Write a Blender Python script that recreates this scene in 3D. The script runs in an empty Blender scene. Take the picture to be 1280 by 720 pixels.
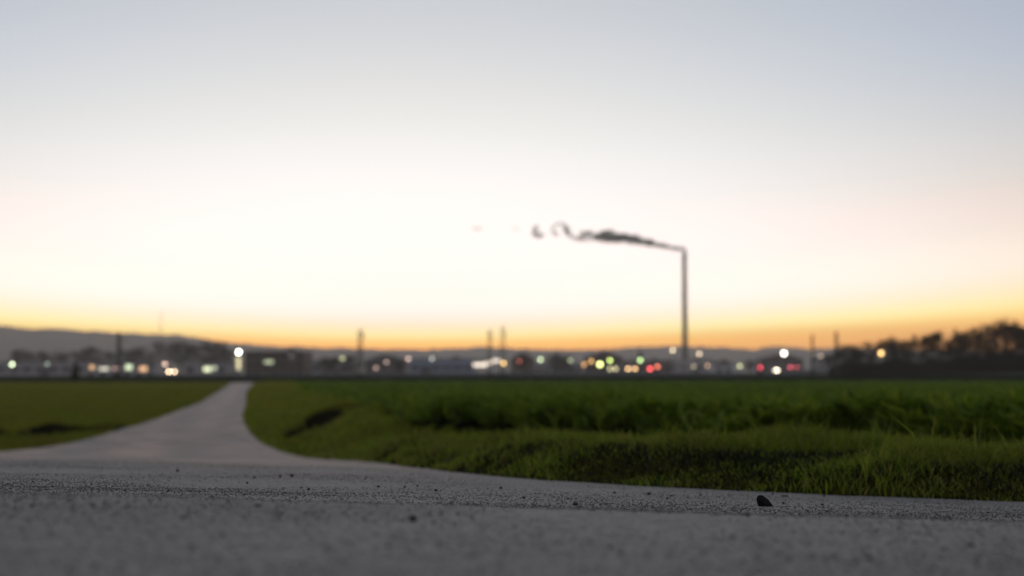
import bpy, bmesh, math, random
import numpy as np
from mathutils import Vector, Matrix, noise as mnoise

random.seed(7)
rng = np.random.default_rng(7)
scene = bpy.context.scene
COL = scene.collection

# ------------------------------------------------------------------ camera
CAM_Z = 1.5
K = 36.0 / 50.0 / 1280.0
PITCH = math.atan((468 - 360) * K)
cam_data = bpy.data.cameras.new('camera')
cam_data.lens = 50.0
cam_data.sensor_width = 36.0
cam_data.clip_start = 0.05
cam_data.clip_end = 30000.0
cam_data.dof.use_dof = True
cam_data.dof.focus_distance = 2.75
cam_data.dof.aperture_fstop = 3.4
cam_data.dof.aperture_blades = 0
cam = bpy.data.objects.new('camera', cam_data)
COL.objects.link(cam)
cam.location = (0, 0, CAM_Z)
cam.rotation_euler = (math.pi / 2 + PITCH, 0, 0)
scene.camera = cam

# ------------------------------------------------------------------ render settings
scene.view_settings.view_transform = 'Standard'
scene.view_settings.look = 'None'
scene.view_settings.exposure = 0.0
scene.view_settings.gamma = 1.0
scene.render.engine = 'CYCLES'
cy = scene.cycles
cy.use_denoising = True
cy.use_adaptive_sampling = False
cy.max_bounces = 6
cy.diffuse_bounces = 3
cy.glossy_bounces = 2
cy.transmission_bounces = 3
cy.volume_bounces = 1
cy.transparent_max_bounces = 8
cy.sample_clamp_indirect = 4.0
cy.caustics_reflective = False
cy.caustics_refractive = False

# ------------------------------------------------------------------ sky (after sunset)
world = bpy.data.worlds.new('World')
scene.world = world
world.use_nodes = True


def build_sky():
    nt = world.node_tree
    N, L = nt.nodes, nt.links
    bg = N['Background']
    sky = N.new('ShaderNodeTexSky')
    sky.sky_type = 'NISHITA'
    sky.sun_disc = False
    sky.sun_elevation = math.radians(-2.0)
    sky.sun_rotation = math.radians(-6.0)
    tc = N.new('ShaderNodeTexCoord')
    sep = N.new('ShaderNodeSeparateXYZ')
    L.new(tc.outputs['Generated'], sep.inputs[0])

    def m(op, a, b=None):
        n = N.new('ShaderNodeMath')
        n.operation = op
        for i, v in enumerate((a, b)):
            if v is None:
                continue
            if isinstance(v, (int, float)):
                n.inputs[i].default_value = v
            else:
                L.new(v, n.inputs[i])
        return n.outputs[0]
    def ss(x, a, b):
        n = N.new('ShaderNodeMapRange')
        n.interpolation_type = 'SMOOTHSTEP'
        L.new(x, n.inputs[0])
        n.inputs[1].default_value, n.inputs[2].default_value = a, b
        return n.outputs[0]
    # cosine of the azimuth away from the sunken sun
    az = math.radians(-4)
    flat = N.new('ShaderNodeCombineXYZ')
    L.new(sep.outputs['X'], flat.inputs[0])
    L.new(sep.outputs['Y'], flat.inputs[1])
    nrm = N.new('ShaderNodeVectorMath')
    nrm.operation = 'NORMALIZE'
    L.new(flat.outputs[0], nrm.inputs[0])
    dot = N.new('ShaderNodeVectorMath')
    dot.operation = 'DOT_PRODUCT'
    L.new(nrm.outputs['Vector'], dot.inputs[0])
    dot.inputs[1].default_value = (math.sin(az), math.cos(az), 0)
    ca = dot.outputs['Value']
    deg = m('MULTIPLY', m('ARCSINE', m('MAXIMUM', sep.outputs['Z'], 0.0)), 180 / math.pi)
    # the twilight arch stands highest over the sun and sinks to both sides
    off = m('SUBTRACT', m('POWER', m('ADD', m('SUBTRACT', 1.0, m('MINIMUM', ca, 1.0)), 0.004), 0.42), 0.0984)
    arch = m('MAXIMUM', m('SUBTRACT', 1.0, m('MULTIPLY', off, 1.5)), 0.4)
    hi = ss(deg, 4.0, 10.5)
    arch = m('ADD', arch, m('MULTIPLY', hi, m('SUBTRACT', 1.0, arch)))
    el = m('DIVIDE', m('MULTIPLY', deg, arch), 40.0)
    ramp = N.new('ShaderNodeValToRGB')
    ramp.color_ramp.interpolation = 'B_SPLINE'
    stops = SKY_GLOW
    r = ramp.color_ramp
    while len(r.elements) < len(stops):
        r.elements.new(0.5)
    for e, (dg, c) in zip(r.elements, stops):
        e.position = dg / 40.0
        e.color = (c[0] / 3, c[1] / 3, c[2] / 3, 1)
    L.new(el, ramp.inputs[0])
    # the after-glow is strongest over the sunken sun
    half = m('MULTIPLY', m('ADD', ca, 1.0), 0.5)
    w_hi = m('ADD', m('MULTIPLY', m('POWER', half, 12.0), 0.9), 0.1)
    w_hi = m('ADD', w_hi, m('MULTIPLY', ss(deg, 12.0, 40.0), m('SUBTRACT', 1.0, w_hi)))
    w_lo = m('ADD', m('MULTIPLY', m('POWER', half, 6.0), 0.8), 0.2)
    w = m('ADD', w_lo, m('MULTIPLY', ss(deg, 2.0, 8.0), m('SUBTRACT', w_hi, w_lo)))
    hi2 = ss(deg, 6.0, 13.0)
    wv = N.new('ShaderNodeCombineXYZ')
    # towards the sides the low glow turns from cream to peach
    q = m('MINIMUM', m('DIVIDE', m('SUBTRACT', 1.0, m('MINIMUM', ca, 1.0)), 0.09), 1.4)
    q = m('MULTIPLY', q, m('SUBTRACT', 1.0, hi2))
    for k, (ex, tint) in enumerate(((0.7, 0.05), (0.3, 0.24), (-0.5, 0.27))):
        pw = m('POWER', m('MAXIMUM', w, 0.2), m('ADD', 1.0, m('MULTIPLY', hi2, ex)))
        pw = m('MULTIPLY', pw, m('SUBTRACT', 1.0, m('MULTIPLY', q, tint)))
        L.new(m('MULTIPLY', pw, 3.0), wv.inputs[k])
    sc = N.new('ShaderNodeVectorMath')
    sc.operation = 'MULTIPLY'
    L.new(ramp.outputs['Color'], sc.inputs[0])
    L.new(wv.outputs[0], sc.inputs[1])
    add = N.new('ShaderNodeVectorMath')
    add.operation = 'ADD'
    L.new(sky.outputs['Color'], add.inputs[0])
    L.new(sc.outputs['Vector'], add.inputs[1])
    L.new(add.outputs['Vector'], bg.inputs['Color'])
    bg.inputs['Strength'].default_value = 1.0


SKY_GLOW = [(0, (1.522, 0.682, 0.061)), (0.9, (1.607, 0.779, 0.082)), (1.29, (1.691, 0.974, 0.137)), (1.55, (1.525, 1.901, 0.800)),
            (1.87, (1.558, 1.457, 1.159)), (2.35, (1.038, 1.274, 1.509)), (2.83, (1.011, 1.193, 1.413)), (3.7, (0.768, 0.861, 1.153)),
            (4.76, (0.791, 0.778, 1.035)), (6.2, (0.593, 0.643, 0.819)), (7.56, (0.574, 0.610, 0.759)), (10.1, (0.465, 0.455, 0.480)),
            (12.9, (0.343, 0.325, 0.352)), (14.5, (0.305, 0.300, 0.325)), (18, (0.260, 0.255, 0.245)), (23, (0.260, 0.255, 0.245)),
            (30, (0.260, 0.255, 0.245)), (40, (0.260, 0.255, 0.245))]
build_sky()


# ------------------------------------------------------------------ helpers
def P(X, Y, d):
    """world point of photo pixel (X, Y) at forward distance d"""
    xc, yc = (X - 640) * K, (360 - Y) * K
    c, s = math.cos(PITCH), math.sin(PITCH)
    dy, dz = c - yc * s, s + yc * c
    t = d / dy
    return Vector((xc * t, d, CAM_Z + dz * t))


def clean(v):
    return tuple(v)


def tag(o, label=None, cat=None, group=None, kind=None):
    if label:
        o['label'] = label
    if cat:
        o['category'] = cat
    if group:
        o['group'] = group
    if kind:
        o['kind'] = kind
    return o


def empty(name, loc, rz=0.0):
    o = bpy.data.objects.new(name, None)
    o.location = loc
    o.rotation_euler = (0, 0, rz)
    o.empty_display_size = 0.2
    COL.objects.link(o)
    return o


def link_mesh(name, me, mat=None, parent=None, smooth=False):
    if mat is not None and len(me.materials) == 0:
        me.materials.append(mat)
    if smooth:
        me.polygons.foreach_set('use_smooth', [True] * len(me.polygons))
    o = bpy.data.objects.new(name, me)
    COL.objects.link(o)
    if parent is not None:
        o.parent = parent
    return o


def mesh_np(name, V, F):
    """numpy verts (n,3), faces (m,k) with equal k"""
    me = bpy.data.meshes.new(name)
    V = np.asarray(V, dtype=np.float32)
    F = np.asarray(F, dtype=np.int32)
    me.vertices.add(len(V))
    me.vertices.foreach_set('co', V.ravel())
    k = F.shape[1]
    me.loops.add(F.size)
    me.loops.foreach_set('vertex_index', F.ravel())
    me.polygons.add(len(F))
    me.polygons.foreach_set('loop_start', np.arange(0, F.size, k, dtype=np.int32))
    me.polygons.foreach_set('loop_total', np.full(len(F), k, dtype=np.int32))
    me.update(calc_edges=True)
    return me


class MB:
    """collects simple shapes and links them as one mesh object"""

    def __init__(self):
        self.bm = bmesh.new()

    def box(self, c, s, rz=0.0, bevel=0.0):
        r = bmesh.ops.create_cube(self.bm, size=1.0)
        vs = r['verts']
        M = Matrix.Translation(c) @ Matrix.Rotation(rz, 4, 'Z') @ Matrix.Diagonal((s[0], s[1], s[2], 1))
        bmesh.ops.transform(self.bm, matrix=M, verts=vs)
        if bevel:
            es = list({e for v in vs for e in v.link_edges})
            bmesh.ops.bevel(self.bm, geom=es, offset=bevel, segments=2, affect='EDGES')
        return self

    def cyl(self, a, b, r0, r1=None, seg=10, caps=True):
        a, b = Vector(a), Vector(b)
        r1 = r0 if r1 is None else r1
        d = b - a
        q = d.to_track_quat('Z', 'Y').to_matrix().to_4x4()
        M = Matrix.Translation((a + b) / 2) @ q
        bmesh.ops.create_cone(self.bm, cap_ends=caps, segments=seg, radius1=r0, radius2=r1, depth=d.length, matrix=M)
        return self

    def ball(self, c, r, sub=2, scale=(1, 1, 1)):
        M = Matrix.Translation(c) @ Matrix.Diagonal((scale[0], scale[1], scale[2], 1))
        bmesh.ops.create_icosphere(self.bm, subdivisions=sub, radius=r, matrix=M)
        return self

    def prism(self, pts, y0, y1):
        """polygon pts in (x, z) extruded from y0 to y1"""
        f = [self.bm.verts.new((x, y0, z)) for x, z in pts]
        b = [self.bm.verts.new((x, y1, z)) for x, z in pts]
        n = len(pts)
        self.bm.faces.new(f)
        self.bm.faces.new(b[::-1])
        for i in range(n):
            self.bm.faces.new((f[i], b[i], b[(i + 1) % n], f[(i + 1) % n]))
        return self

    def mesh(self, name):
        me = bpy.data.meshes.new(name)
        bmesh.ops.recalc_face_normals(self.bm, faces=self.bm.faces)
        self.bm.to_mesh(me)
        self.bm.free()
        return me

    def build(self, name, mat, parent=None, smooth=False):
        return link_mesh(name, self.mesh(name), mat, parent, smooth)


def copy_tree(o, parent=None):
    c = o.copy()
    COL.objects.link(c)
    c.parent = parent
    for ch in list(o.children):
        copy_tree(ch, c)
    return c


# value noise on numpy arrays ------------------------------------------------
_tab = rng.random((256, 256))


def vnoise(x, y, scale=1.0, seed=0):
    x = np.asarray(x, float) / scale + seed * 17.37
    y = np.asarray(y, float) / scale + seed * 9.11
    xi, yi = np.floor(x).astype(int), np.floor(y).astype(int)
    fx, fy = x - xi, y - yi
    fx, fy = fx * fx * (3 - 2 * fx), fy * fy * (3 - 2 * fy)
    a = _tab[xi & 255, yi & 255]
    b = _tab[(xi + 1) & 255, yi & 255]
    c = _tab[xi & 255, (yi + 1) & 255]
    d = _tab[(xi + 1) & 255, (yi + 1) & 255]
    return (a * (1 - fx) + b * fx) * (1 - fy) + (c * (1 - fx) + d * fx) * fy - 0.5


def fbm(x, y, scale, octaves=3, seed=0):
    t, amp = 0, 1.0
    for i in range(octaves):
        t = t + amp * vnoise(x, y, scale / 2 ** i, seed + i)
        amp *= 0.5
    return t


def sstep(a, b, x):
    t = np.clip((np.asarray(x, float) - a) / (b - a), 0, 1)
    return t * t * (3 - 2 * t)


def pchip(xs, ys):
    xs, ys = np.array(xs, float), np.array(ys, float)
    h = np.diff(xs)
    dl = np.diff(ys) / h
    m = np.zeros(len(xs))
    for i in range(1, len(xs) - 1):
        if dl[i - 1] * dl[i] > 0:
            w1, w2 = 2 * h[i] + h[i - 1], h[i] + 2 * h[i - 1]
            m[i] = (w1 + w2) / (w1 / dl[i - 1] + w2 / dl[i])
    m[0], m[-1] = dl[0], dl[-1]

    def f(x):
        x = np.clip(np.asarray(x, float), xs[0], xs[-1])
        i = np.clip(np.searchsorted(xs, x) - 1, 0, len(xs) - 2)
        t = (x - xs[i]) / h[i]
        return ((2 * t ** 3 - 3 * t ** 2 + 1) * ys[i] + (t ** 3 - 2 * t ** 2 + t) * h[i] * m[i]
                + (-2 * t ** 3 + 3 * t ** 2) * ys[i + 1] + (t ** 3 - t ** 2) * h[i] * m[i + 1])
    return f


# ------------------------------------------------------------------ materials
def mat_new(name):
    m = bpy.data.materials.new(name)
    m.use_nodes = True
    return m, m.node_tree.nodes, m.node_tree.links


def mix_rgb(N, L, fac, a, b, blend='MIX'):
    n = N.new('ShaderNodeMix')
    n.data_type = 'RGBA'
    n.blend_type = blend
    for sock, v in ((n.inputs[0], fac), (n.inputs[6], a), (n.inputs[7], b)):
        if isinstance(v, bpy.types.NodeSocket):
            L.new(v, sock)
        elif isinstance(v, (int, float)):
            sock.default_value = v
        else:
            sock.default_value = (v[0], v[1], v[2], 1)
    return n.outputs[2]


def noise_tex(N, L, scale, detail=4.0, rough=0.55, vec=None, kind='ShaderNodeTexNoise'):
    n = N.new(kind)
    n.inputs['Scale'].default_value = scale
    if kind == 'ShaderNodeTexNoise':
        n.inputs['Detail'].default_value = detail
        n.inputs['Roughness'].default_value = rough
    if vec is not None:
        L.new(vec, n.inputs['Vector'])
    return n


def remap(N, L, src, a, b, c=0.0, d=1.0):
    n = N.new('ShaderNodeMapRange')
    L.new(src, n.inputs[0])
    n.inputs[1].default_value = a
    n.inputs[2].default_value = b
    n.inputs[3].default_value = c
    n.inputs[4].default_value = d
    return n.outputs[0]


def noisy(name, c0, c1, scale=3.0, rough=0.8, metallic=0.0, bump=0.0, bump_scale=None, coord='Object'):
    m, N, L = mat_new(name)
    b = N['Principled BSDF']
    tc = N.new('ShaderNodeTexCoord')
    n = noise_tex(N, L, scale, vec=tc.outputs[coord])
    f = remap(N, L, n.outputs['Fac'], 0.3, 0.7)
    L.new(mix_rgb(N, L, f, c0, c1), b.inputs['Base Color'])
    b.inputs['Roughness'].default_value = rough
    b.inputs['Specular IOR Level'].default_value = 0.0 if rough >= 0.9 else 0.35
    b.inputs['Metallic'].default_value = metallic
    if bump:
        n2 = noise_tex(N, L, bump_scale or scale * 4, vec=tc.outputs[coord])
        bp = N.new('ShaderNodeBump')
        bp.inputs['Strength'].default_value = bump
        L.new(n2.outputs['Fac'], bp.inputs['Height'])
        L.new(bp.outputs['Normal'], b.inputs['Normal'])
    return m


def glow(name, c, strength):
    m, N, L = mat_new(name)
    b = N['Principled BSDF']
    b.inputs['Base Color'].default_value = (.6, .6, .6, 1)
    b.inputs['Emission Color'].default_value = (c[0], c[1], c[2], 1)
    b.inputs['Emission Strength'].default_value = strength
    m.cycles.emission_sampling = 'NONE'
    return m


def leafy(name, cols, trans=0.35, rough=0.6, patch=None, amount=0.45):
    """blade material: colour differs blade by blade, some light passes through"""
    m, N, L = mat_new(name)
    for n in list(N):
        if n.type == 'BSDF_PRINCIPLED':
            N.remove(n)
    out = N['Material Output']
    g = N.new('ShaderNodeNewGeometry')
    r = N.new('ShaderNodeValToRGB')
    e = r.color_ramp.elements
    while len(e) < len(cols):
        e.new(0.5)
    for i, c in enumerate(cols):
        e[i].position = i / (len(cols) - 1)
        e[i].color = (c[0], c[1], c[2], 1)
    L.new(g.outputs['Random Per Island'], r.inputs[0])
    tc = N.new('ShaderNodeTexCoord')
    nz = noise_tex(N, L, 0.6, 3.0, vec=tc.outputs['Object'])
    col = mix_rgb(N, L, remap(N, L, nz.outputs['Fac'], .42, .62, 0.0, amount), r.outputs['Color'], patch or cols[-1])
    d = N.new('ShaderNodeBsdfDiffuse')
    t = N.new('ShaderNodeBsdfTranslucent')
    gl = N.new('ShaderNodeBsdfGlossy')
    gl.inputs['Roughness'].default_value = rough
    L.new(col, d.inputs['Color'])
    L.new(col, t.inputs['Color'])
    mx = N.new('ShaderNodeMixShader')
    mx.inputs[0].default_value = trans
    L.new(d.outputs[0], mx.inputs[1])
    L.new(t.outputs[0], mx.inputs[2])
    mg = N.new('ShaderNodeMixShader')
    mg.inputs[0].default_value = 0.02
    L.new(mx.outputs[0], mg.inputs[1])
    L.new(gl.outputs[0], mg.inputs[2])
    L.new(mg.outputs[0], out.inputs['Surface'])
    return m


def make_asphalt():
    m, N, L = mat_new('asphalt')
    b = N['Principled BSDF']
    tc = N.new('ShaderNodeTexCoord')
    v = tc.outputs['Object']
    big = noise_tex(N, L, 1.3, 4.0, vec=v)
    mid = noise_tex(N, L, 24.0, 3.0, 0.5, vec=v)
    grain = noise_tex(N, L, 160.0, 2.0, 0.7, vec=v)
    vor = noise_tex(N, L, 150.0, vec=v, kind='ShaderNodeTexVoronoi')
    base = mix_rgb(N, L, remap(N, L, big.outputs['Fac'], .35, .65), (.128, .116, .104), (.172, .153, .135))
    base = mix_rgb(N, L, remap(N, L, mid.outputs['Fac'], .42, .64, 0.0, 0.85), base, (.040, .040, .041))
    blot = noise_tex(N, L, 10.0, 3.0, 0.55, vec=v)
    base = mix_rgb(N, L, remap(N, L, blot.outputs['Fac'], .44, .62, 0.0, 0.80), base, (.042, .042, .044))
    stone = mix_rgb(N, L, remap(N, L, vor.outputs['Color'], .2, .9), (.045, .044, .043), (.36, .345, .33))
    base = mix_rgb(N, L, 0.45, base, stone)
    # dry reddish dust carried onto the surface, mostly further down the lane
    at = N.new('ShaderNodeAttribute')
    at.attribute_name = 'dust'
    dn = noise_tex(N, L, 0.9, 5.0, 0.62, vec=v)
    df = N.new('ShaderNodeMath')
    df.operation = 'MULTIPLY'
    L.new(at.outputs['Fac'], df.inputs[0])
    L.new(remap(N, L, dn.outputs['Fac'], .40, .60, 0.22, 1.0), df.inputs[1])
    base = mix_rgb(N, L, df.outputs[0], base, (.500, .335, .268))
    damp = noise_tex(N, L, 1.9, 5.0, 0.65, vec=v)
    base = mix_rgb(N, L, remap(N, L, damp.outputs['Fac'], .46, .64, 0.0, 0.65), base, (.070, .064, .061))
    L.new(base, b.inputs['Base Color'])
    b.inputs['Roughness'].default_value = 0.62
    b.inputs['Specular IOR Level'].default_value = 0.5
    hsum = N.new('ShaderNodeMath')
    hsum.operation = 'ADD'
    L.new(vor.outputs['Distance'], hsum.inputs[0])
    L.new(grain.outputs['Fac'], hsum.inputs[1])
    bp = N.new('ShaderNodeBump')
    bp.inputs['Strength'].default_value = 0.55
    bp.inputs['Distance'].default_value = 0.004
    L.new(hsum.outputs[0], bp.inputs['Height'])
    L.new(bp.outputs['Normal'], b.inputs['Normal'])
    return m


def make_ground():
    m, N, L = mat_new('turf_and_soil')
    b = N['Principled BSDF']
    tc = N.new('ShaderNodeTexCoord')
    v = tc.outputs['Object']

    def attr(n):
        a = N.new('ShaderNodeAttribute')
        a.attribute_name = n
        return a.outputs['Fac']
    n1 = noise_tex(N, L, 0.35, 5.0, 0.6, vec=v)
    n2 = noise_tex(N, L, 7.0, 4.0, 0.65, vec=v)
    n3 = noise_tex(N, L, 0.06, 4.0, 0.6, vec=v)
    meadow = mix_rgb(N, L, remap(N, L, n1.outputs['Fac'], .35, .65), (.132, .144, .011), (.165, .160, .017))
    meadow = mix_rgb(N, L, remap(N, L, n2.outputs['Fac'], .4, .7, 0, .6), meadow, (.055, .058, .008))
    meadow = mix_rgb(N, L, remap(N, L, n3.outputs['Fac'], .42, .62, 0, .5), meadow, (.120, .140, .024))
    crop = mix_rgb(N, L, remap(N, L, n1.outputs['Fac'], .35, .65), (.062, .115, .008), (.085, .135, .012))
    crop = mix_rgb(N, L, remap(N, L, n2.outputs['Fac'], .4, .7, 0, .5), crop, (.020, .036, .005))
    c = mix_rgb(N, L, attr('crop'), meadow, crop)
    far = mix_rgb(N, L, remap(N, L, n3.outputs['Fac'], .35, .65), (.040, .050, .034), (.066, .066, .048))
    c = mix_rgb(N, L, attr('far'), c, far)
    soil = mix_rgb(N, L, remap(N, L, n2.outputs['Fac'], .35, .65), (.006, .006, .004), (.014, .013, .008))
    c = mix_rgb(N, L, attr('soil'), c, soil)
    L.new(c, b.inputs['Base Color'])
    b.inputs['Roughness'].default_value = 1.0
    b.inputs['Specular IOR Level'].default_value = 0.0
    bp = N.new('ShaderNodeBump')
    bp.inputs['Strength'].default_value = 0.7
    bp.inputs['Distance'].default_value = 0.04
    L.new(n2.outputs['Fac'], bp.inputs['Height'])
    L.new(bp.outputs['Normal'], b.inputs['Normal'])
    return m


M_ASPHALT = make_asphalt()
M_GROUND = make_ground()
M_VERGE = leafy('verge_grass', [(.048, .088, .006), (.165, .255, .013), (.285, .335, .024), (.300, .270, .060), (.095, .180, .009), (.230, .305, .018)], trans=0.5, patch=(.170, .150, .036), amount=0.4)
M_SHADE_BLADES = leafy('painted_shade', [(.006, .009, .003), (.014, .017, .005), (.022, .023, .007), (.009, .017, .003)], trans=0.2)  # near-black blade colours stand in for the shade at the grass roots
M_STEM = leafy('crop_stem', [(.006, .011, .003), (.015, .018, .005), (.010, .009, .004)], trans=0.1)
M_CROP = leafy('crop_leaf', [(.040, .085, .007), (.135, .225, .015), (.275, .330, .030), (.075, .145, .010)], trans=0.5)
M_MEADOW = leafy('meadow_grass', [(.105, .140, .008), (.170, .205, .011), (.215, .222, .018), (.130, .180, .009)], trans=0.5, patch=(.165, .140, .032), amount=0.6)
M_GRIT = leafy('grit', [(.028, .027, .027), (.085, .082, .078), (.15, .145, .14), (.46, .45, .44), (.24, .225, .215), (.06, .055, .052)], trans=0.0)
M_BARK = noisy('bark', (.045, .033, .026), (.075, .055, .042), 6.0, 0.9)
M_TWIG = noisy('twigs', (.026, .019, .015), (.050, .034, .025), 2.0, 0.9)
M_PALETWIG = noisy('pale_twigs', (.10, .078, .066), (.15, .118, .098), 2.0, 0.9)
M_EVERGREEN = noisy('evergreen', (.012, .022, .010), (.025, .038, .016), 3.0, 0.9)
M_CONCRETE = noisy('weathered_concrete', (.030, .045, .025), (.050, .066, .040), 0.15, 0.85, bump=0.2)
M_STEEL = noisy('galvanised_steel', (.12, .12, .125), (.20, .20, .20), 1.5, 0.5, 0.5)
M_DARKSTEEL = noisy('painted_mast_steel', (.035, .038, .036), (.06, .06, .058), 1.2, 0.6)
M_GLASS = noisy('dark_window_glass', (.02, .024, .03), (.05, .055, .06), 0.8, 0.08)
M_FRAME = noisy('window_frame', (.25, .25, .25), (.33, .33, .32), 2.0, 0.6)
M_TYRE = noisy('tyre_rubber', (.015, .015, .015), (.03, .03, .03), 8.0, 0.8)
M_RIM = noisy('wheel_rim', (.25, .25, .26), (.40, .40, .40), 4.0, 0.35, 0.8)
M_FOREST = noisy('forest_cover', (.040, .030, .022), (.11, .080, .062), 0.012, 0.95, bump=0.6, bump_scale=0.05)
M_STONE_DARK = noisy('dark_flint', (.004, .004, .005), (.009, .009, .010), 60.0, 0.55, bump=0.15, bump_scale=300)
M_STONE_DARK.node_tree.nodes['Principled BSDF'].inputs['Specular IOR Level'].default_value = 0.12
M_STONE_BROWN = noisy('brown_pebble', (.050, .034, .026), (.085, .055, .040), 80.0, 0.7, bump=0.4, bump_scale=300)
M_STONE_GREY = noisy('grey_pebble', (.035, .035, .036), (.075, .073, .072), 80.0, 0.75, bump=0.4, bump_scale=300)
M_STONE_RED = noisy('reddish_pebble', (.085, .030, .022), (.12, .045, .034), 80.0, 0.75, bump=0.4, bump_scale=300)

# ------------------------------------------------------------------ shape of the land
road_drop = pchip([-8, 0.3, 1.0, 1.75, 2.2, 2.6, 2.9, 4, 6, 10, 16, 20, 24, 28, 40, 300, 9000],
                  [.16, .148, .152, .165, .205, .230, .250, .310, .416, .634, .96, 1.15, 1.27, 1.32, 1.34, 1.36, 1.36])
edge_right = pchip([-8, 0.0, 1.6, 3.0, 3.7, 4.0, 5.0, 7.0, 10.2, 17.9, 30, 44.4, 62, 105, 192, 257, 300],
                   [14, 9.0, 5.4, 2.6, 1.33, .72, .02, -.46, -1.07, -2.5, -5.4, -8.4, -11.6, -19.6, -35, -46.5, -54])
edge_left = pchip([-8, 0, 16, 23, 25, 28.2, 34, 42.8, 53.7, 68, 89, 165, 257, 300],
                  [-46, -40, -17, -8.5, -8.35, -8.6, -9.4, -10.7, -12.5, -14.9, -18.8, -33, -50.5, -58.4])
crop_edge = pchip([-8, 2.0, 4, 6, 8.6, 14, 20, 29.5, 69, 240, 300], [17, 9.5, 5.8, 4.1, 2.8, .45, -1.0, -2.6, -9.3, -37, -47])
right_drop = pchip([-8, 3, 5, 7, 14, 30, 60, 120, 250, 400, 9000], [.30, .33, .41, .47, .57, .76, .86, .95, 1.12, 1.2, 1.2])
left_drop = pchip([-8, 15, 23, 40, 120, 230, 400, 9000], [.9, 1.2, 1.27, 1.32, 1.33, 1.33, 1.3, 1.2])
ROAD_END = 262.0


def road_z(x, y):
    fade = 1 - sstep(5, 22, y)
    return CAM_Z - road_drop(y) - 0.03 * 2.5 * np.tanh(np.asarray(x, float) / 2.5) * fade


def slope_cos(f, y):
    g = (f(np.asarray(y) + 0.05) - f(np.asarray(y) - 0.05)) / 0.1
    return 1 / np.sqrt(1 + g * g)


PITS = [  # x, y, half width, half depth, depth, keep-flat
    (-4.2, 31.2, .80, 2.3, 0.42),
    (-10.9, 32.8, 1.35, 3.0, 0.46),
]


def land(x, y):
    """height of the ground sheet, with masks for soil, crop and distance"""
    x, y = np.asarray(x, float), np.asarray(y, float)
    er, el, ec = edge_right(y), edge_left(y), crop_edge(y)
    sr = (x - er) * slope_cos(edge_right, y)
    sl = (el - x) * slope_cos(edge_left, y)
    rz = road_z(x, y)
    lump_amp = np.clip(0.25 + 0.03 * y, 0.3, 1.0)
    lump = fbm(x, y, 0.9, 3, 3) * 0.17 + fbm(x, y, 0.28, 2, 9) * 0.07
    lump = lump * lump_amp
    # right: verge bank, furrow, field of crop
    zf = CAM_Z - right_drop(y)
    verge = rz + (zf - rz) * sstep(0.15, 2.4, sr) + lump * sstep(0.05, 0.7, sr) + 0.02 * sstep(0.0, 0.15, sr)
    near = 1 - sstep(9, 22, y)
    verge = verge + near * (0.072 * sstep(0.04, 0.32, sr + 0.12 * vnoise(x, y, 0.3, 14)) * (1 + 0.9 * fbm(x, y, 0.75, 2, 13)) - 0.05 * sstep(.9, 2.0, sr))
    sc = (x - ec) * slope_cos(crop_edge, y)
    infield = sstep(-0.2, 0.35, sc)
    verge = verge * (1 - infield) + (zf + 0.03 * vnoise(x, y, 1.2, 5)) * infield
    fw = sc + 0.55 + 0.25 * vnoise(x, y, 1.5, 15)
    furrow = np.exp(-(fw / 0.50) ** 4) * (1 - sstep(15, 26, y))
    verge = verge - 0.30 * furrow
    # left meadow
    zl = CAM_Z - left_drop(y) + fbm(x, y, 2.5, 3, 21) * 0.09
    mead = rz + (zl - rz) * sstep(0.1, 2.0, sl) + lump * 0.6 * sstep(0.05, 0.7, sl) + 0.04 * sstep(0.0, 0.25, sl)
    z = np.where(sr > 0, verge, np.where(sl > 0, mead, rz - 0.07))
    z = np.where((y > ROAD_END) & (sr <= 0) & (sl <= 0), zl, z)
    soil = furrow * (sr > 0)
    soil = np.maximum(soil, 0.75 * (sr > 0) * (1 - sstep(10, 20, y)) * (sc < 0))
    for px, py, hw, hd, dp in PITS:
        u, v = np.abs((x - px) / hw) + 0.35 * vnoise(x, y, 0.8, 31), (y - py) / hd + 0.2 * vnoise(x, y, 0.9, 33)
        lat = 1 - sstep(0.55, 1.1, u)
        z = z - dp * lat * sstep(-1.9, 0.7, v) * (1 - sstep(0.84, 1.1, v)) + 0.06 * lat * sstep(0.8, 1.1, v) * (1 - sstep(1.2, 1.7, v))
        soil = np.maximum(soil, (lat > 0.12) * sstep(-0.25, 0.0, v) * (1 - sstep(1.05, 1.2, v)))
    # far plain, rising a little to the wood on the right
    rise = sstep(265, 335, y) * sstep(60, 130, x) * 2.1
    z = z + rise
    crop = sstep(-0.3, 0.1, sc) * (sr > 0) * (y < 262)
    far = sstep(255, 275, y)
    return z, np.clip(soil, 0, 1), crop, far


def ground_mesh():
    fine = np.radians(np.arange(-34, 34.01, 0.2))
    coarse = np.radians(np.arange(38, 322.1, 4.0))
    ang = np.concatenate([fine, coarse])
    rad = [0.02, 0.4, 0.8, 1.2, 1.6]
    while rad[-1] < 4850:
        r = rad[-1]
        rad.append(r * (1.013 if 25 < r < 40 else 1.022 if r < 60 else 1.035 if r < 300 else 1.12))
    rad = np.array(rad)
    A, R = np.meshgrid(ang, rad)
    x, y = R * np.sin(A), R * np.cos(A)
    z, soil, crop, far = land(x, np.maximum(y, -8))
    far = np.where(np.hypot(x, y) > 275, 1.0, far)
    V = np.stack([x, y, z], -1).reshape(-1, 3)
    nr, na = R.shape
    i, j = np.meshgrid(np.arange(nr - 1), np.arange(na), indexing='ij')
    j2 = (j + 1) % na
    F = np.stack([i * na + j, i * na + j2, (i + 1) * na + j2, (i + 1) * na + j], -1).reshape(-1, 4)[:, ::-1]
    me = mesh_np('ground', V, F)
    for n, a in (('soil', soil), ('crop', crop), ('far', far)):
        at = me.attributes.new(n, 'FLOAT', 'POINT')
        at.data.foreach_set('value', np.asarray(a, np.float32).ravel())
    return me


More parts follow.
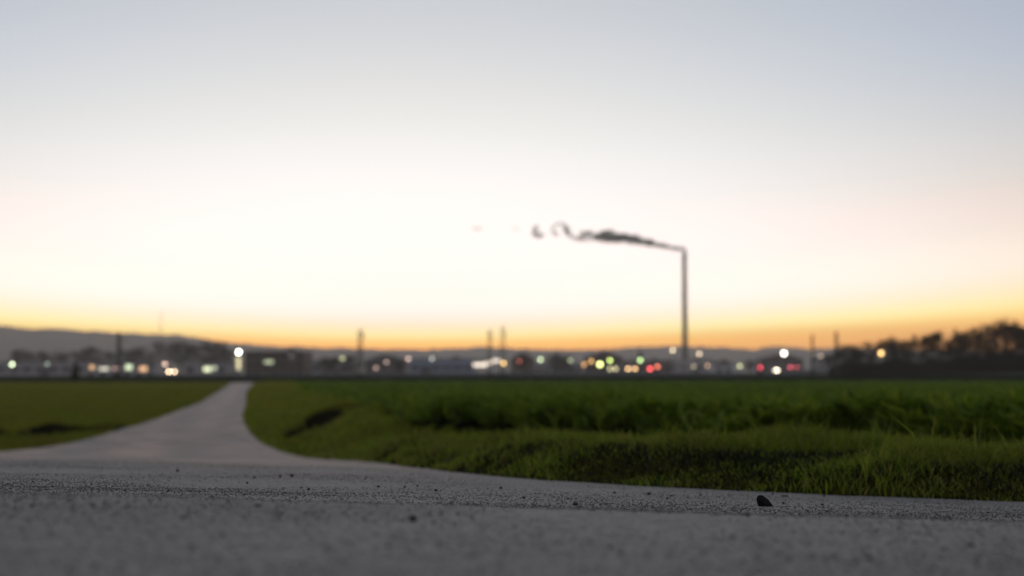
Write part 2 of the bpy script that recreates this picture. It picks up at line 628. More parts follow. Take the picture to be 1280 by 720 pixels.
def road_mesh():
    ys = list(np.arange(-8, 0.5, 0.5)) + list(np.arange(0.5, 6, 0.04))
    while ys[-1] < ROAD_END:
        ys.append(ys[-1] * 1.012)
    ys = np.array(ys)
    rows = []
    for y in ys:
        a, b = float(edge_left(y)), float(edge_right(y))
        lo, hi = max(a, -0.45 * abs(y) - 1.0), min(b, 0.45 * abs(y) + 1.0)
        if hi <= lo:
            lo, hi = a + (b - a) * .3, a + (b - a) * .7
        c = np.concatenate([a + (lo - a) * np.linspace(0, 1, 13)[:-1], lo + (hi - lo) * np.linspace(0, 1, 91), hi + (b - hi) * np.linspace(0, 1, 9)[1:]])
        # crumbling edges
        w = 0.035 + 0.002 * min(y, 40)
        c[-1] = max(c[-1] + w * (vnoise(y, 0, 0.25, 3) + vnoise(y, 5, 0.07, 3)), c[-2] + 0.0001)
        c[0] += 0.05 * vnoise(y, 3, 0.5, 7) * 2
        rows.append(c)
    X = np.array(rows)
    Y = np.repeat(ys[:, None], X.shape[1], 1)
    wob = np.clip(Y / 8, 0.12, 1.0)
    Z = road_z(X, Y) + wob * (0.012 * fbm(X, Y, 1.6, 2, 41)) + 0.0022 * vnoise(X, Y, 0.11, 43) * (Y < 9)
    n, mcol = X.shape
    V = np.stack([X, Y, Z], -1).reshape(-1, 3)
    low = []
    for col in (0, mcol - 1):
        low.append(np.stack([X[:, col], ys, Z[:, col] - 0.09], -1))
    V = np.concatenate([V] + low)
    i, j = np.meshgrid(np.arange(n - 1), np.arange(mcol - 1), indexing='ij')
    F = np.stack([i * mcol + j, i * mcol + j + 1, (i + 1) * mcol + j + 1, (i + 1) * mcol + j], -1).reshape(-1, 4)
    k = np.arange(n - 1)
    b0, b1 = n * mcol, n * mcol + n
    S0 = np.stack([k * mcol, (k + 1) * mcol, b0 + k + 1, b0 + k], -1)
    S1 = np.stack([k * mcol + mcol - 1, b1 + k, b1 + k + 1, (k + 1) * mcol + mcol - 1], -1)
    me = mesh_np('road', V, np.concatenate([F, S0, S1]))
    mid = (edge_left(Y) + edge_right(Y)) / 2
    half = (edge_right(Y) - edge_left(Y)) / 2
    lane = 0.35 + 0.65 * np.exp(-(((X - mid) / np.maximum(half, .1)) / 0.45) ** 2)
    near = sstep(3.2, 9, Y)
    band = np.exp(-((Y - 11 - 1.2 * X) / 3.0) ** 2)
    off = np.abs(X - mid + 0.15 * vnoise(Y, 0, 6.0, 8))
    lane = lane - 0.75 * np.exp(-((off - 0.85) / 0.32) ** 2) * sstep(20, 34, Y)
    dust = np.clip(near * (0.66 + 0.34 * lane * sstep(8, 30, Y)) + 0.35 * band, 0, 1)
    for offs, wd, amt in ((1.55, .26, -.45), (2.25, .22, .35), (3.2, .30, -.45), (3.9, .25, .3)):
        g = np.exp(-((edge_right(Y) - X) * slope_cos(edge_right, Y) - offs - 0.25 * vnoise(Y, X, 3.0, 47)) ** 2 / (2 * wd * wd))
        dust = np.clip(dust + amt * g * (0.7 + vnoise(X, Y, 0.8, 48)) * sstep(3.5, 6, Y) * (1 - sstep(40, 60, Y)), 0, 1)
    d = np.concatenate([dust.ravel(), np.zeros(2 * n)])
    at = me.attributes.new('dust', 'FLOAT', 'POINT')
    at.data.foreach_set('value', d.astype(np.float32))
    return me


ground = link_mesh('ground', ground_mesh(), M_GROUND, smooth=True)
tag(ground, kind='structure')
road = link_mesh('road', road_mesh(), M_ASPHALT, smooth=True)
tag(road, kind='structure')


# low grassy embankment at the end of the fields
def embankment():
    xs = np.arange(-420, 421, 6.0)
    prof = [(-7, -0.5), (-4.5, 0.35), (-2.6, 0.92), (-0.8, 1.04), (4.5, 1.0), (7, 0.2), (9, -0.5)]
    V = []
    for x in xs:
        y0 = 252 + 6 * math.sin(x * 0.006)
        for k, (dy, dz) in enumerate(prof):
            w = 0.10 * float(vnoise(x, dy, 9, 3)) + 0.10 * float(vnoise(x, dy, 25, 5))
            top = 0.2 + dz * (1.0 + 0.10 * math.sin(x * 0.02)) + (w if k in (2, 3, 4) else 0)
            V.append((x, y0 + dy, top))
    n, m = len(xs), len(prof)
    F = [(i * m + j, (i + 1) * m + j, (i + 1) * m + j + 1, i * m + j + 1) for i in range(n - 1) for j in range(m - 1)]
    me = mesh_np('embankment', V, F)
    o = link_mesh('embankment', me, noisy('embankment_turf', (.008, .013, .008), (.018, .024, .013), 0.4, 0.95, bump=0.5, bump_scale=2.0), smooth=True)
    tag(o, kind='structure')


embankment()


# hills -----------------------------------------------------------------------
def ridge(name, prof, d, depth, seed, rough):
    px = np.array([p[0] for p in prof], float)
    py = np.array([p[1] for p in prof], float)
    xs = np.arange(px[0], px[-1] + 0.1, 2.0)
    top = np.interp(xs, px, py)
    V = []
    prof_t = np.linspace(-1, 1, 25)
    for X, Y in zip(xs, top):
        p = P(X, Y, d)
        for t in prof_t:
            yy = d + t * depth
            xx = p.x
            h = max(0.0, p.z + 1.0) * (1 - abs(t) ** 1.6)
            tree = rough * (float(vnoise(xx, yy, 16, seed)) + 0.6 * float(vnoise(xx, yy, 60, seed + 1))) * (1 - abs(t) ** 4)
            V.append((xx, yy, h - 2.0 + tree))
    m = len(prof_t)
    F = [(i * m + j, (i + 1) * m + j, (i + 1) * m + j + 1, i * m + j + 1) for i in range(len(xs) - 1) for j in range(m - 1)]
    o = link_mesh(name, mesh_np(name, V, F), M_FOREST, smooth=True)
    tag(o, kind='structure')


ridge('wooded_hill', [(-620, 425), (-300, 412), (-120, 406), (0, 407), (50, 411), (60, 409.5), (100, 413), (150, 416), (200, 418.5), (225, 418), (250, 423), (280, 427.5),
                      (320, 430.5), (360, 433.5), (372, 432), (400, 435), (430, 437), (470, 442), (520, 450), (580, 462)], 4000, 500, 3, 6.0)
ridge('distant_hills', [(-500, 446), (100, 440), (300, 437), (390, 435), (430, 434), (450, 435), (488, 437), (500, 436), (545, 436), (580, 434.2), (600, 433.5), (640, 435), (690, 436.6),
                        (720, 437.2), (760, 436.2), (800, 433.6), (840, 432), (880, 433), (920, 435.4), (942, 438), (955, 433.5), (985, 433), (1010, 436), (1050, 434.5),
                        (1120, 436), (1250, 438), (1500, 440), (1800, 446)], 4650, 600, 11, 6.0)


# ------------------------------------------------------------------ blades of grass and leaves
def blades(name, bx, by, bz, h, w, mat, lean=0.5, seg=2):
    n = len(bx)
    a = rng.random(n) * 2 * math.pi
    la = rng.random(n) * 2 * math.pi
    le = (0.15 + rng.random(n) * lean) * h
    cx, cyy = np.cos(a) * w / 2, np.sin(a) * w / 2
    lx, ly = np.cos(la) * le, np.sin(la) * le
    B = np.stack([bx, by, bz], -1)
    side = np.stack([cx, cyy, np.zeros(n)], -1)

    def at(t):
        return B + np.stack([lx * t * t, ly * t * t, h * (t - 0.18 * t * t * le / np.maximum(h, 1e-6))], -1)
    m1, tip = at(0.55), at(1.0)
    V = np.stack([B - side * .8, B + side * .8, m1 - side, m1 + side, tip], 1).reshape(-1, 3)
    o = np.arange(n)[:, None] * 5
    T = np.concatenate([o + np.array([[0, 1, 3]]), o + np.array([[0, 3, 2]]), o + np.array([[2, 3, 4]])], 0)
    return link_mesh(name, mesh_np(name, V, T), mat)


def scatter(n, y0, y1, power):
    """distances with density falling off towards the horizon"""
    u = rng.random(n)
    if power == 1:
        return y0 * (y1 / y0) ** u
    e = 1 - power
    return (y0 ** e + u * (y1 ** e - y0 ** e)) ** (1 / e)


def in_pit(x, y):
    r = np.zeros(len(x), bool)
    for px, py, hw, hd, dp in PITS:
        r |= (np.abs((x - px) / hw) < 0.95) & ((y - py) / hd > -0.35) & ((y - py) / hd < 1.08)
    return r


def grow_verge():
    n = 760000
    y = scatter(n, 3.3, 75, 1.75)
    x = (rng.random(n) * 2 - 1) * (0.40 * y + 0.5)
    sr = (x - edge_right(y)) * slope_cos(edge_right, y)
    sc = (x - crop_edge(y)) * slope_cos(crop_edge, y)
    edge = 0.10 * vnoise(y, x, 0.15, 3) + 0.06 * vnoise(y, x, 0.5, 4)
    clump = fbm(x, y, 0.30, 2, 61) + 0.22 * vnoise(x, y, 1.3, 62)
    k = (sr > edge - 0.02) & ((sc < -0.95 + 0.95 * sstep(14, 26, y) + 0.3 * vnoise(x, y, 0.8, 63)) | (rng.random(n) < 0.06)) & (sc < 0.1) & ~in_pit(x, y) & (rng.random(n) < np.clip(0.75 + clump * 1.5, 0.50, 1))
    bank = 1 - (1 - sstep(7, 12, y)) * 0.86 * (1 - sstep(0.12, 0.42, sr + 0.45 * vnoise(x, y, 0.35, 67) + 0.25 * vnoise(x, y, 1.1, 68)))
    k &= rng.random(n) < bank
    x, y, sr, clump = x[k], y[k], sr[k], clump[k]
    z = land(x, y)[0]
    tuss = np.clip(vnoise(x, y, 0.33, 65) + 0.6 * vnoise(x, y, 0.9, 66), -.5, .7)
    h = (0.034 + 0.036 * rng.random(len(x))) * (1 + 1.9 * tuss) * (0.50 + 0.50 * sstep(0, 0.45, sr)) * (1 + 0.008 * y)
    tall = rng.random(len(x)) < 0.012
    h = np.where(tall, h * 1.7, h)
    w = (0.0032 + 0.0025 * rng.random(len(x))) * np.clip(y / 5.0, 1, 7)
    tag(blades('verge_grass', x, y, z - 0.005, h, w, M_VERGE, 0.9), 'rough yellowish green verge grass between the road and the crop', 'grass', kind='stuff')


def grow_crop():
    """leafy plants, each a handful of broad leaves round a short stem"""
    n = 26000
    y = scatter(n, 3.0, 240, 1.40)
    x = (rng.random(n) * 2 - 1) * (0.40 * y + 0.6)
    sc = (x - crop_edge(y)) * slope_cos(crop_edge, y)
    k = (sc > 0.05 + 0.35 * vnoise(x, y, 0.6, 71)) & (rng.random(n) < np.clip(0.62 + 2.0 * vnoise(x, y, 0.9, 72), .04, 1))
    x, y = x[k], y[k]
    m = 15000                                     # a thicker front along the verge
    y2 = scatter(m, 4, 90, 1.3)
    x2 = crop_edge(y2) + (rng.random(m) ** 1.4 * 1.0 - 0.02 + 0.3 * vnoise(y2, 0, 0.6, 75)) / slope_cos(crop_edge, y2)
    v = np.abs(x2) < 0.40 * y2 + 0.6
    x, y = np.concatenate([x, x2[v]]), np.concatenate([y, y2[v]])
    z = land(x, y)[0]
    size = (0.26 + 0.24 * vnoise(x, y, 0.8, 73) + 0.16 * vnoise(x, y, 3.0, 74)) * (0.7 + 0.6 * rng.random(len(x)))
    size = np.clip(size * 0.88, .09, .34) * (1 - 0.45 * sstep(14, 60, y))
    nl = 10
    X, Y, Z, S = (np.repeat(a, nl) for a in (x, y, z, size))
    sp = 0.05 * np.clip(Y / 15, 1, 6)
    X = X + rng.normal(0, 1, len(X)) * sp
    Y = Y + rng.normal(0, 1, len(Y)) * sp
    h = S * (0.30 + 0.40 * rng.random(len(X)))
    z0 = Z + S * (0.42 + 0.30 * rng.random(len(X)))
    w = (0.026 + 0.034 * rng.random(len(X))) * np.clip(Y / 16, 1, 5)
    tag(blades('crop', X, Y, z0, h, w, M_CROP, 1.6), 'dark green leafy crop filling the field right of the lane', 'crop', kind='stuff')
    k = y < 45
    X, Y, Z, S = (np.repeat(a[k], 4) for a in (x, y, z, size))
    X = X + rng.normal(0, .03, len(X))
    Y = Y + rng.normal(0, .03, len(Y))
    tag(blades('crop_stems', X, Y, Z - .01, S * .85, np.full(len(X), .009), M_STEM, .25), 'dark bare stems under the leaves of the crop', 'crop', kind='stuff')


def grow_meadow():
    n = 110000
    y = scatter(n, 20, 220, 1.6)
    x = -(0.42 * y + 1.0) + rng.random(n) * (0.42 * y + 1.0)
    sl = (edge_left(y) - x) * slope_cos(edge_left, y)
    k = (sl > 0.0) & ~in_pit(x, y)
    x, y, sl = x[k], y[k], sl[k]
    z = land(x, y)[0]
    cl = fbm(x, y, 1.4, 2, 81)
    h = (0.05 + 0.05 * rng.random(len(x))) * (1 + 1.2 * np.clip(cl, -.4, .6)) * (1 + 0.6 * (sl < 0.4))
    w = (0.006 + 0.006 * rng.random(len(x))) * np.clip(y / 14, 1, 8)
    tag(blades('meadow_grass', x, y, z - 0.005, h, w, M_MEADOW, 0.9), 'short grass of the meadow left of the lane', 'grass', kind='stuff')




def shade_blades():
    """short near-black blades, shade painted in between the green tussocks"""
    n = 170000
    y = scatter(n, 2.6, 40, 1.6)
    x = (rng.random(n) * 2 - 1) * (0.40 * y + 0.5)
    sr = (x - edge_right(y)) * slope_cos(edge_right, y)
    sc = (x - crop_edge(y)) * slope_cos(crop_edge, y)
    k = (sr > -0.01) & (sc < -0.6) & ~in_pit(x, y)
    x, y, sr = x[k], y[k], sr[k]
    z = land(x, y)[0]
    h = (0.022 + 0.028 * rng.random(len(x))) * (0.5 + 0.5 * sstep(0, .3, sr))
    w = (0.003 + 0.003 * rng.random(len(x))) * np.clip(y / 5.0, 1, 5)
    tag(blades('shade_blades', x, y, z - 0.004, h, w, M_SHADE_BLADES, 1.2), 'short dark blades painted as shade at the foot of the verge grass', 'grass', kind='stuff')


grow_verge()
shade_blades()
grow_crop()
grow_meadow()


# ------------------------------------------------------------------ grit and pebbles on the asphalt
def octa(n_, cx, cyy, cz, s, flat=0.7):
    base = np.array([[1, 0, 0], [-1, 0, 0], [0, 1, 0], [0, -1, 0], [0, 0, 1], [0, 0, -0.5]], float)
    a = rng.random(n_) * 6.283
    jit = 1 + 0.5 * (rng.random((n_, 6, 3)) - 0.5)
    v = base[None] * jit
    v = v + 0.25 * (rng.random((n_, 6, 3)) - 0.5)
    ca, sa = np.cos(a)[:, None], np.sin(a)[:, None]
    x = v[:, :, 0] * ca - v[:, :, 1] * sa
    y = v[:, :, 0] * sa + v[:, :, 1] * ca
    V = np.stack([x * s[:, None] + cx[:, None], y * s[:, None] + cyy[:, None], v[:, :, 2] * s[:, None] * flat + cz[:, None]], -1)
    f = np.array([[0, 2, 4], [2, 1, 4], [1, 3, 4], [3, 0, 4], [2, 0, 5], [1, 2, 5], [3, 1, 5], [0, 3, 5]])
    F = (np.arange(n_)[:, None, None] * 6 + f[None]).reshape(-1, 3)
    return V.reshape(-1, 3), F


def grit():
    n = 150000
    y = scatter(n, 0.95, 7.5, 1.1)
    x = (rng.random(n) * 2 - 1) * (0.38 * y + 0.15)
    k = (x < edge_right(y) + 0.02) & (rng.random(n) < (0.55 + 1.2 * fbm(x, y, 0.4, 2, 91)) * (0.25 + 0.75 * sstep(1.3, 2.2, y)))
    x, y = x[k], y[k]
    s = 0.0009 + 0.0013 * rng.random(len(x)) ** 2
    big = rng.random(len(x)) < 0.004
    s = np.where(big, 0.0025 + 0.002 * rng.random(len(x)), s)
    z = road_z(x, y) + 0.0022 * vnoise(x, y, 0.11, 43) + np.clip(y / 8, .12, 1) * 0.012 * fbm(x, y, 1.6, 2, 41)
    V, F = octa(len(x), x, y, z + s * 0.15, s)
    tag(link_mesh('grit', mesh_np('grit', V, F), M_GRIT), 'fine loose grit lying over the asphalt', 'grit', kind='stuff')


grit()


def hull(pts, name, mat, parent=None, jitter=0.0, sub=0):
    bm = bmesh.new()
    for p in pts:
        bm.verts.new(p)
    bmesh.ops.convex_hull(bm, input=bm.verts)
    loose = [v for v in bm.verts if not v.link_faces]
    bmesh.ops.delete(bm, geom=loose, context='VERTS')
    if sub:
        bmesh.ops.bevel(bm, geom=list(bm.edges), offset=0.04, segments=1, affect='EDGES')
    me = bpy.data.meshes.new(name)
    bm.to_mesh(me)
    bm.free()
    return link_mesh(name, me, mat, parent)


def surf(x, y):
    return float(road_z(x, y) + 0.0022 * vnoise(x, y, 0.11, 43) * (y < 9) + np.clip(y / 8, .12, 1) * 0.012 * fbm(x, y, 1.6, 2, 41))


def on_road(X, Y, near=0.9, far=60):
    """first point of the road surface seen through pixel (X, Y)"""
    d = near
    while d < far:
        p = P(X, Y, d)
        if p.z <= surf(p.x, p.y):
            return Vector((p.x, p.y, surf(p.x, p.y)))
        d *= 1.004
    return None


def main_stone():
    p = on_road(955, 633)
    u = K * p.y                     # one photo pixel in metres there
    sx = lambda v: v * u
    pts = []
    front = [(-7, 0), (9.5, 0.3), (9.8, 3.0), (5.5, 9.0), (-1.0, 14.2), (-6.0, 15.0), (-9.3, 12.5), (-9.8, 9.0), (-8.8, 4.0)]
    for x, z in front:
        pts.append((sx(x), -sx(4.5) + sx(0.25 * z), sx(z)))
    for x, z in front:
        pts.append((sx(x * 0.85 + 1.0), sx(8) - sx(0.2 * z), sx(z * 0.88)))
    pts += [(sx(0), -sx(8), sx(1)), (sx(-2), -sx(7), sx(6)), (sx(4), -sx(6.5), sx(4.0)), (sx(0), sx(11), sx(1)), (sx(2), sx(9), sx(9.5))]
    o = hull(pts, 'stone', M_STONE_DARK, sub=0)
    bm = bmesh.new()
    bm.from_mesh(o.data)
    bmesh.ops.bevel(bm, geom=list(bm.edges), offset=sx(0.5), segments=1, affect='EDGES')
    bm.to_mesh(o.data)
    bm.free()
    o.location = (p.x, p.y, p.z - 0.001)
    tag(o, 'black angular stone lying alone near the road edge, largest stone on the asphalt', 'stone')


main_stone()

PEBBLES = [  # X, Y(base), width px, height px, material, label
    (934, 646, 8, 5, M_STONE_BROWN, 'blurred brown pebble just in front of the black angular stone'),
    (719, 632, 9, 5, M_STONE_GREY, 'dark pebble on the asphalt about midway between the black stone and the road bend'),
    (516, 652, 13, 8, M_STONE_GREY, 'soft blurred dark pebble in the foreground, nearest single pebble to the viewer'),
    (626, 611.5, 4.5, 3.2, M_STONE_DARK, 'small black pebble below the grass corner, a little left of the twin masts'),
    (655, 623.5, 5, 3, M_STONE_BROWN, 'small brownish pebble just right of and below the black one under the twin masts'),
    (811, 618.5, 6, 2.8, M_STONE_DARK, 'flat black pebble below the grass verge, straight under the red lamps'),
    (834, 624.5, 4.5, 3.2, M_STONE_RED, 'small reddish pebble between the flat black pebble and the black stone'),
    (768, 617, 4.5, 2.4, M_STONE_DARK, 'tiny dark pebble under the bright yellow green lamp, close to the verge'),
    (876, 620, 4, 2.4, M_STONE_GREY, 'tiny grey pebble left of the black stone, under the pinkish lamp'),
    (981, 621, 11, 2.0, M_STONE_DARK, 'thin black splinter just right behind the black angular stone'),
    (966, 619, 3.2, 2.4, M_STONE_DARK, 'tiny black chip touching the outline behind the black angular stone'),
    (1030, 620.5, 4, 2.0, M_STONE_DARK, 'tiny black chip at the verge, farthest right of the chips past the black stone'),
    (979, 630, 5, 2.4, M_STONE_GREY, 'flat grey chip beside the right foot of the black angular stone'),
    (1028, 632, 5, 2.6, M_STONE_GREY, 'flat grey chip on open asphalt, right of the one beside the black stone'),
    (365, 596.5, 6, 3.6, M_STONE_DARK, 'dark pebble in the mouth of the lane, rightmost of three in a short line'),
    (350, 596.5, 4.5, 2.6, M_STONE_BROWN, 'brownish pebble in the mouth of the lane, middle of three in a short line'),
    (318, 598, 4.5, 2.4, M_STONE_GREY, 'grey pebble in the mouth of the lane, leftmost of three in a short line'),
    (309, 605, 3.6, 2.6, M_STONE_DARK, 'tiny black pebble on the grainy asphalt just under the mouth of the lane'),
    (386, 613, 4, 2.8, M_STONE_DARK, 'tiny black pebble on the grainy asphalt where the sharp strip begins to blur'),
    (473, 609.5, 4, 2.6, M_STONE_DARK, 'black grain leftmost of the four dotted below the right verge corner'),
    (506, 610, 4, 2.6, M_STONE_DARK, 'black grain second from the left of the four dotted below the right verge corner'),
    (522, 608.5, 4, 2.4, M_STONE_GREY, 'grey grain third of the four dotted below the right verge corner'),
    (545, 614.5, 4.2, 3.0, M_STONE_DARK, 'black grain lowest and rightmost of the four dotted below the right verge corner'),
    (222, 590, 5, 3.2, M_STONE_GREY, 'grey pebble alone on the left part of the road, below the reddish dust'),
]


def pebbles():
    meshes = []
    for s in range(5):
        r = random.Random(40 + s)
        pts = []
        for i in range(26):
            v = Vector((r.gauss(0, 1), r.gauss(0, 1), r.gauss(0, 1))).normalized()
            q = 0.42 + 0.10 * r.random()
            pts.append((v.x * q, v.y * q, 0.5 + v.z * q))
        o = hull(pts, 'pebble_shape', None)
        me = o.data
        bpy.data.objects.remove(o)
        meshes.append(me)
    for i, (X, Y, w, h, mat, label) in enumerate(PEBBLES):
        p = on_road(X, Y)
        if p is None:
            continue
        u = K * p.y
        me = meshes[i % 5].copy()
        me.materials.clear()
        me.materials.append(mat)
        o = link_mesh('pebble', me)
        o.location = (p.x, p.y, p.z - 0.08 * h * u)
        o.scale = (w * u, w * u * 0.9, h * u * 1.15)
        o.rotation_euler = (0, 0, 1.3 * i)
        tag(o, label, 'pebble', 'pebbles scattered on the asphalt')


pebbles()


# ------------------------------------------------------------------ chimney and smoke
D_CH = 1400.0


def chimney():
    base = P(856.5, 468, D_CH)
    top = P(856.5, 319, D_CH)
    h = top.z
    root = empty('chimney', (base.x, base.y, 0))
    tag(root, 'very tall slender concrete chimney with smoke drifting left from its top', 'chimney')
    seg = 24
    rings = [(0, 3.6), (8, 3.2), (28, 2.75), (60, 2.5), (95, 2.3), (h - 1.5, 2.2), (h, 2.3)]
    V, F = [], []
    for z, r in rings:
        for k in range(seg):
            a = 2 * math.pi * k / seg
            V.append((r * math.cos(a), r * math.sin(a), z))
    for i in range(len(rings) - 1):
        for k in range(seg):
            F.append((i * seg + k, i * seg + (k + 1) % seg, (i + 1) * seg + (k + 1) % seg, (i + 1) * seg + k))
    link_mesh('shaft', mesh_np('shaft', V, F), M_CONCRETE, root, True)
    b = MB()
    b.cyl((0, 0, h - 0.6), (0, 0, h + 0.8), 2.5, 2.5, 24)
    b.build('rim', M_DARKSTEEL, root)
    for z in (38.0, 76.0):
        b = MB()
        b.cyl((0, 0, z), (0, 0, z + 0.25), 3.3, 3.3, 24)
        for k in range(12):
            a = 2 * math.pi * k / 12
            b.cyl((3.2 * math.cos(a), 3.2 * math.sin(a), z), (3.2 * math.cos(a), 3.2 * math.sin(a), z + 1.2), 0.05, seg=5)
        b.build('platform', M_STEEL, root)
    b = MB()
    b.box((0, -3.2, h / 2), (0.5, 0.12, h - 4))
    b.build('ladder', M_STEEL, root)


chimney()


def smoke_mat(name, dens, keep=0.25):
    m, N, L = mat_new(name)
    for n in list(N):
        if n.type == 'BSDF_PRINCIPLED':
            N.remove(n)
    v = N.new('ShaderNodeVolumePrincipled')
    v.inputs['Color'].default_value = (.40, .50, .46, 1)
    tc = N.new('ShaderNodeTexCoord')
    nz = noise_tex(N, L, .16, 3.0, .6, vec=tc.outputs['Object'])
    L.new(remap(N, L, nz.outputs['Fac'], .42, .58, dens * keep * .6, dens), v.inputs['Density'])
    L.new(v.outputs[0], N['Material Output'].inputs['Volume'])
    return m


def puffs(name, chain, mat, label, seed, voxel=0.55, jit=0.5):
    """a continuous billowing body: many small balls along a drifting line, fused"""
    r = random.Random(seed)
    bm = bmesh.new()
    u = K * D_CH
    for (x0, y0, r0), (x1, y1, r1) in zip(chain[:-1], chain[1:]):
        L_ = math.hypot(x1 - x0, y1 - y0)
        n = max(2, int(L_ / (0.5 * min(r0, r1) + 0.4)))
        for k in range(n):
            t = k / n
            rr = r0 + (r1 - r0) * t
            for q in range(2):
                X = x0 + (x1 - x0) * t + r.gauss(0, jit * rr * 0.35)
                Y = y0 + (y1 - y0) * t + r.gauss(0, jit * rr * 0.35)
                p = P(X, Y, D_CH + r.gauss(0, rr * u * 0.5))
                s = rr * u * (0.60 + 0.55 * r.random())
                bmesh.ops.create_icosphere(bm, subdivisions=2, radius=s, matrix=Matrix.Translation(p))
    me = bpy.data.meshes.new(name)
    bm.to_mesh(me)
    bm.free()
    o = link_mesh(name, me, mat)
    md = o.modifiers.new('fuse', 'REMESH')
    md.mode = 'VOXEL'
    md.voxel_size = voxel
    tex = bpy.data.textures.new(name + '_billow', 'CLOUDS')
    tex.noise_scale = 3.0
    dm = o.modifiers.new('billow', 'DISPLACE')
    dm.texture = tex
    dm.strength = 1.6
    dm.mid_level = 0.5
    tag(o, label, 'smoke', kind='stuff')


S_DENSE, S_MID, S_THIN = smoke_mat('smoke_dense', .60, .6), smoke_mat('smoke_torn', .42), smoke_mat('smoke_thin', .12)
puffs('smoke', [(856.6, 320, 2.3), (856.6, 316.5, 2.6), (855, 313.5, 3.0), (852, 312, 3.0), (847, 310.8, 2.9), (838, 309, 2.6), (827, 306.8, 3.4), (820, 305.5, 2.8), (812, 303.8, 4.6), (804, 302.6, 3.6), (796, 300.6, 5.4), (786, 299.6, 5.2),
                (775, 297.4, 6.0), (766, 298.2, 5.0), (757, 296.2, 6.0), (748, 297.2, 5.0), (742, 297.4, 3.4)], S_DENSE, 'dark billowing smoke drifting left from the chimney top', 1, jit=.8)
puffs('smoke', [(744, 297.8, 3.4), (732, 299, 3.0), (720, 298, 3.2), (712, 294, 4.2), (709, 288, 4.4), (706, 282, 3.6), (702, 279, 2.4)], S_MID, 'torn curl of smoke bending up at the left end of the dark plume', 2)
puffs('smoke', [(800, 298, 2.0), (793, 295.5, 3.0), (786, 297, 2.0), (777, 293.5, 3.6), (769, 295, 2.4), (762, 291.5, 3.8), (753, 292.5, 3.0), (748, 290, 2.6)], S_MID, 'bumpy upper fringe of smoke along the dark plume', 8, jit=.9)
puffs('smoke', [(744, 294, 3.0), (737, 291.5, 4.0), (729, 292.5, 3.6), (727, 296, 2.2)], S_MID, 'small smoke tuft above the thin part of the plume', 3)
puffs('smoke', [(696, 294, 2.6), (690, 289, 2.8), (692, 283, 2.4), (697, 279, 2.0), (703, 278.5, 1.6)], smoke_mat('smoke_arch', .28), 'pale smoke arch left of the upturned curl', 4)
puffs('smoke', [(680, 294.5, 2.0), (672, 293, 4.2), (666, 294, 2.6), (670, 288, 3.4), (672, 281, 2.4)], S_MID, 'detached smoke scrap at the far left of the plume', 5)
puffs('smoke', [(650, 288, 2.0), (643, 286, 2.4), (640, 283, 1.6)], S_THIN, 'faintest smoke wisp just left of the detached scrap', 6)
puffs('smoke', [(604, 287, 2.2), (597, 286.5, 3.2), (590, 285.5, 2.4)], S_THIN, 'lone thin smoke wisp above the twin masts', 7)


# ------------------------------------------------------------------ bare winter trees
def tube(V, F, a, b, r0, r1, sides):
    d = (b - a)
    if d.length < 1e-6:
        return
    q = d.to_track_quat('Z', 'Y')
    o = len(V)
    for p, r in ((a, r0), (b, r1)):
        for k in range(sides):
            an = 2 * math.pi * k / sides
            V.append(p + q @ Vector((r * math.cos(an), r * math.sin(an), 0)))
    for k in range(sides):
        F.append((o + k, o + (k + 1) % sides, o + sides + (k + 1) % sides, o + sides + k))


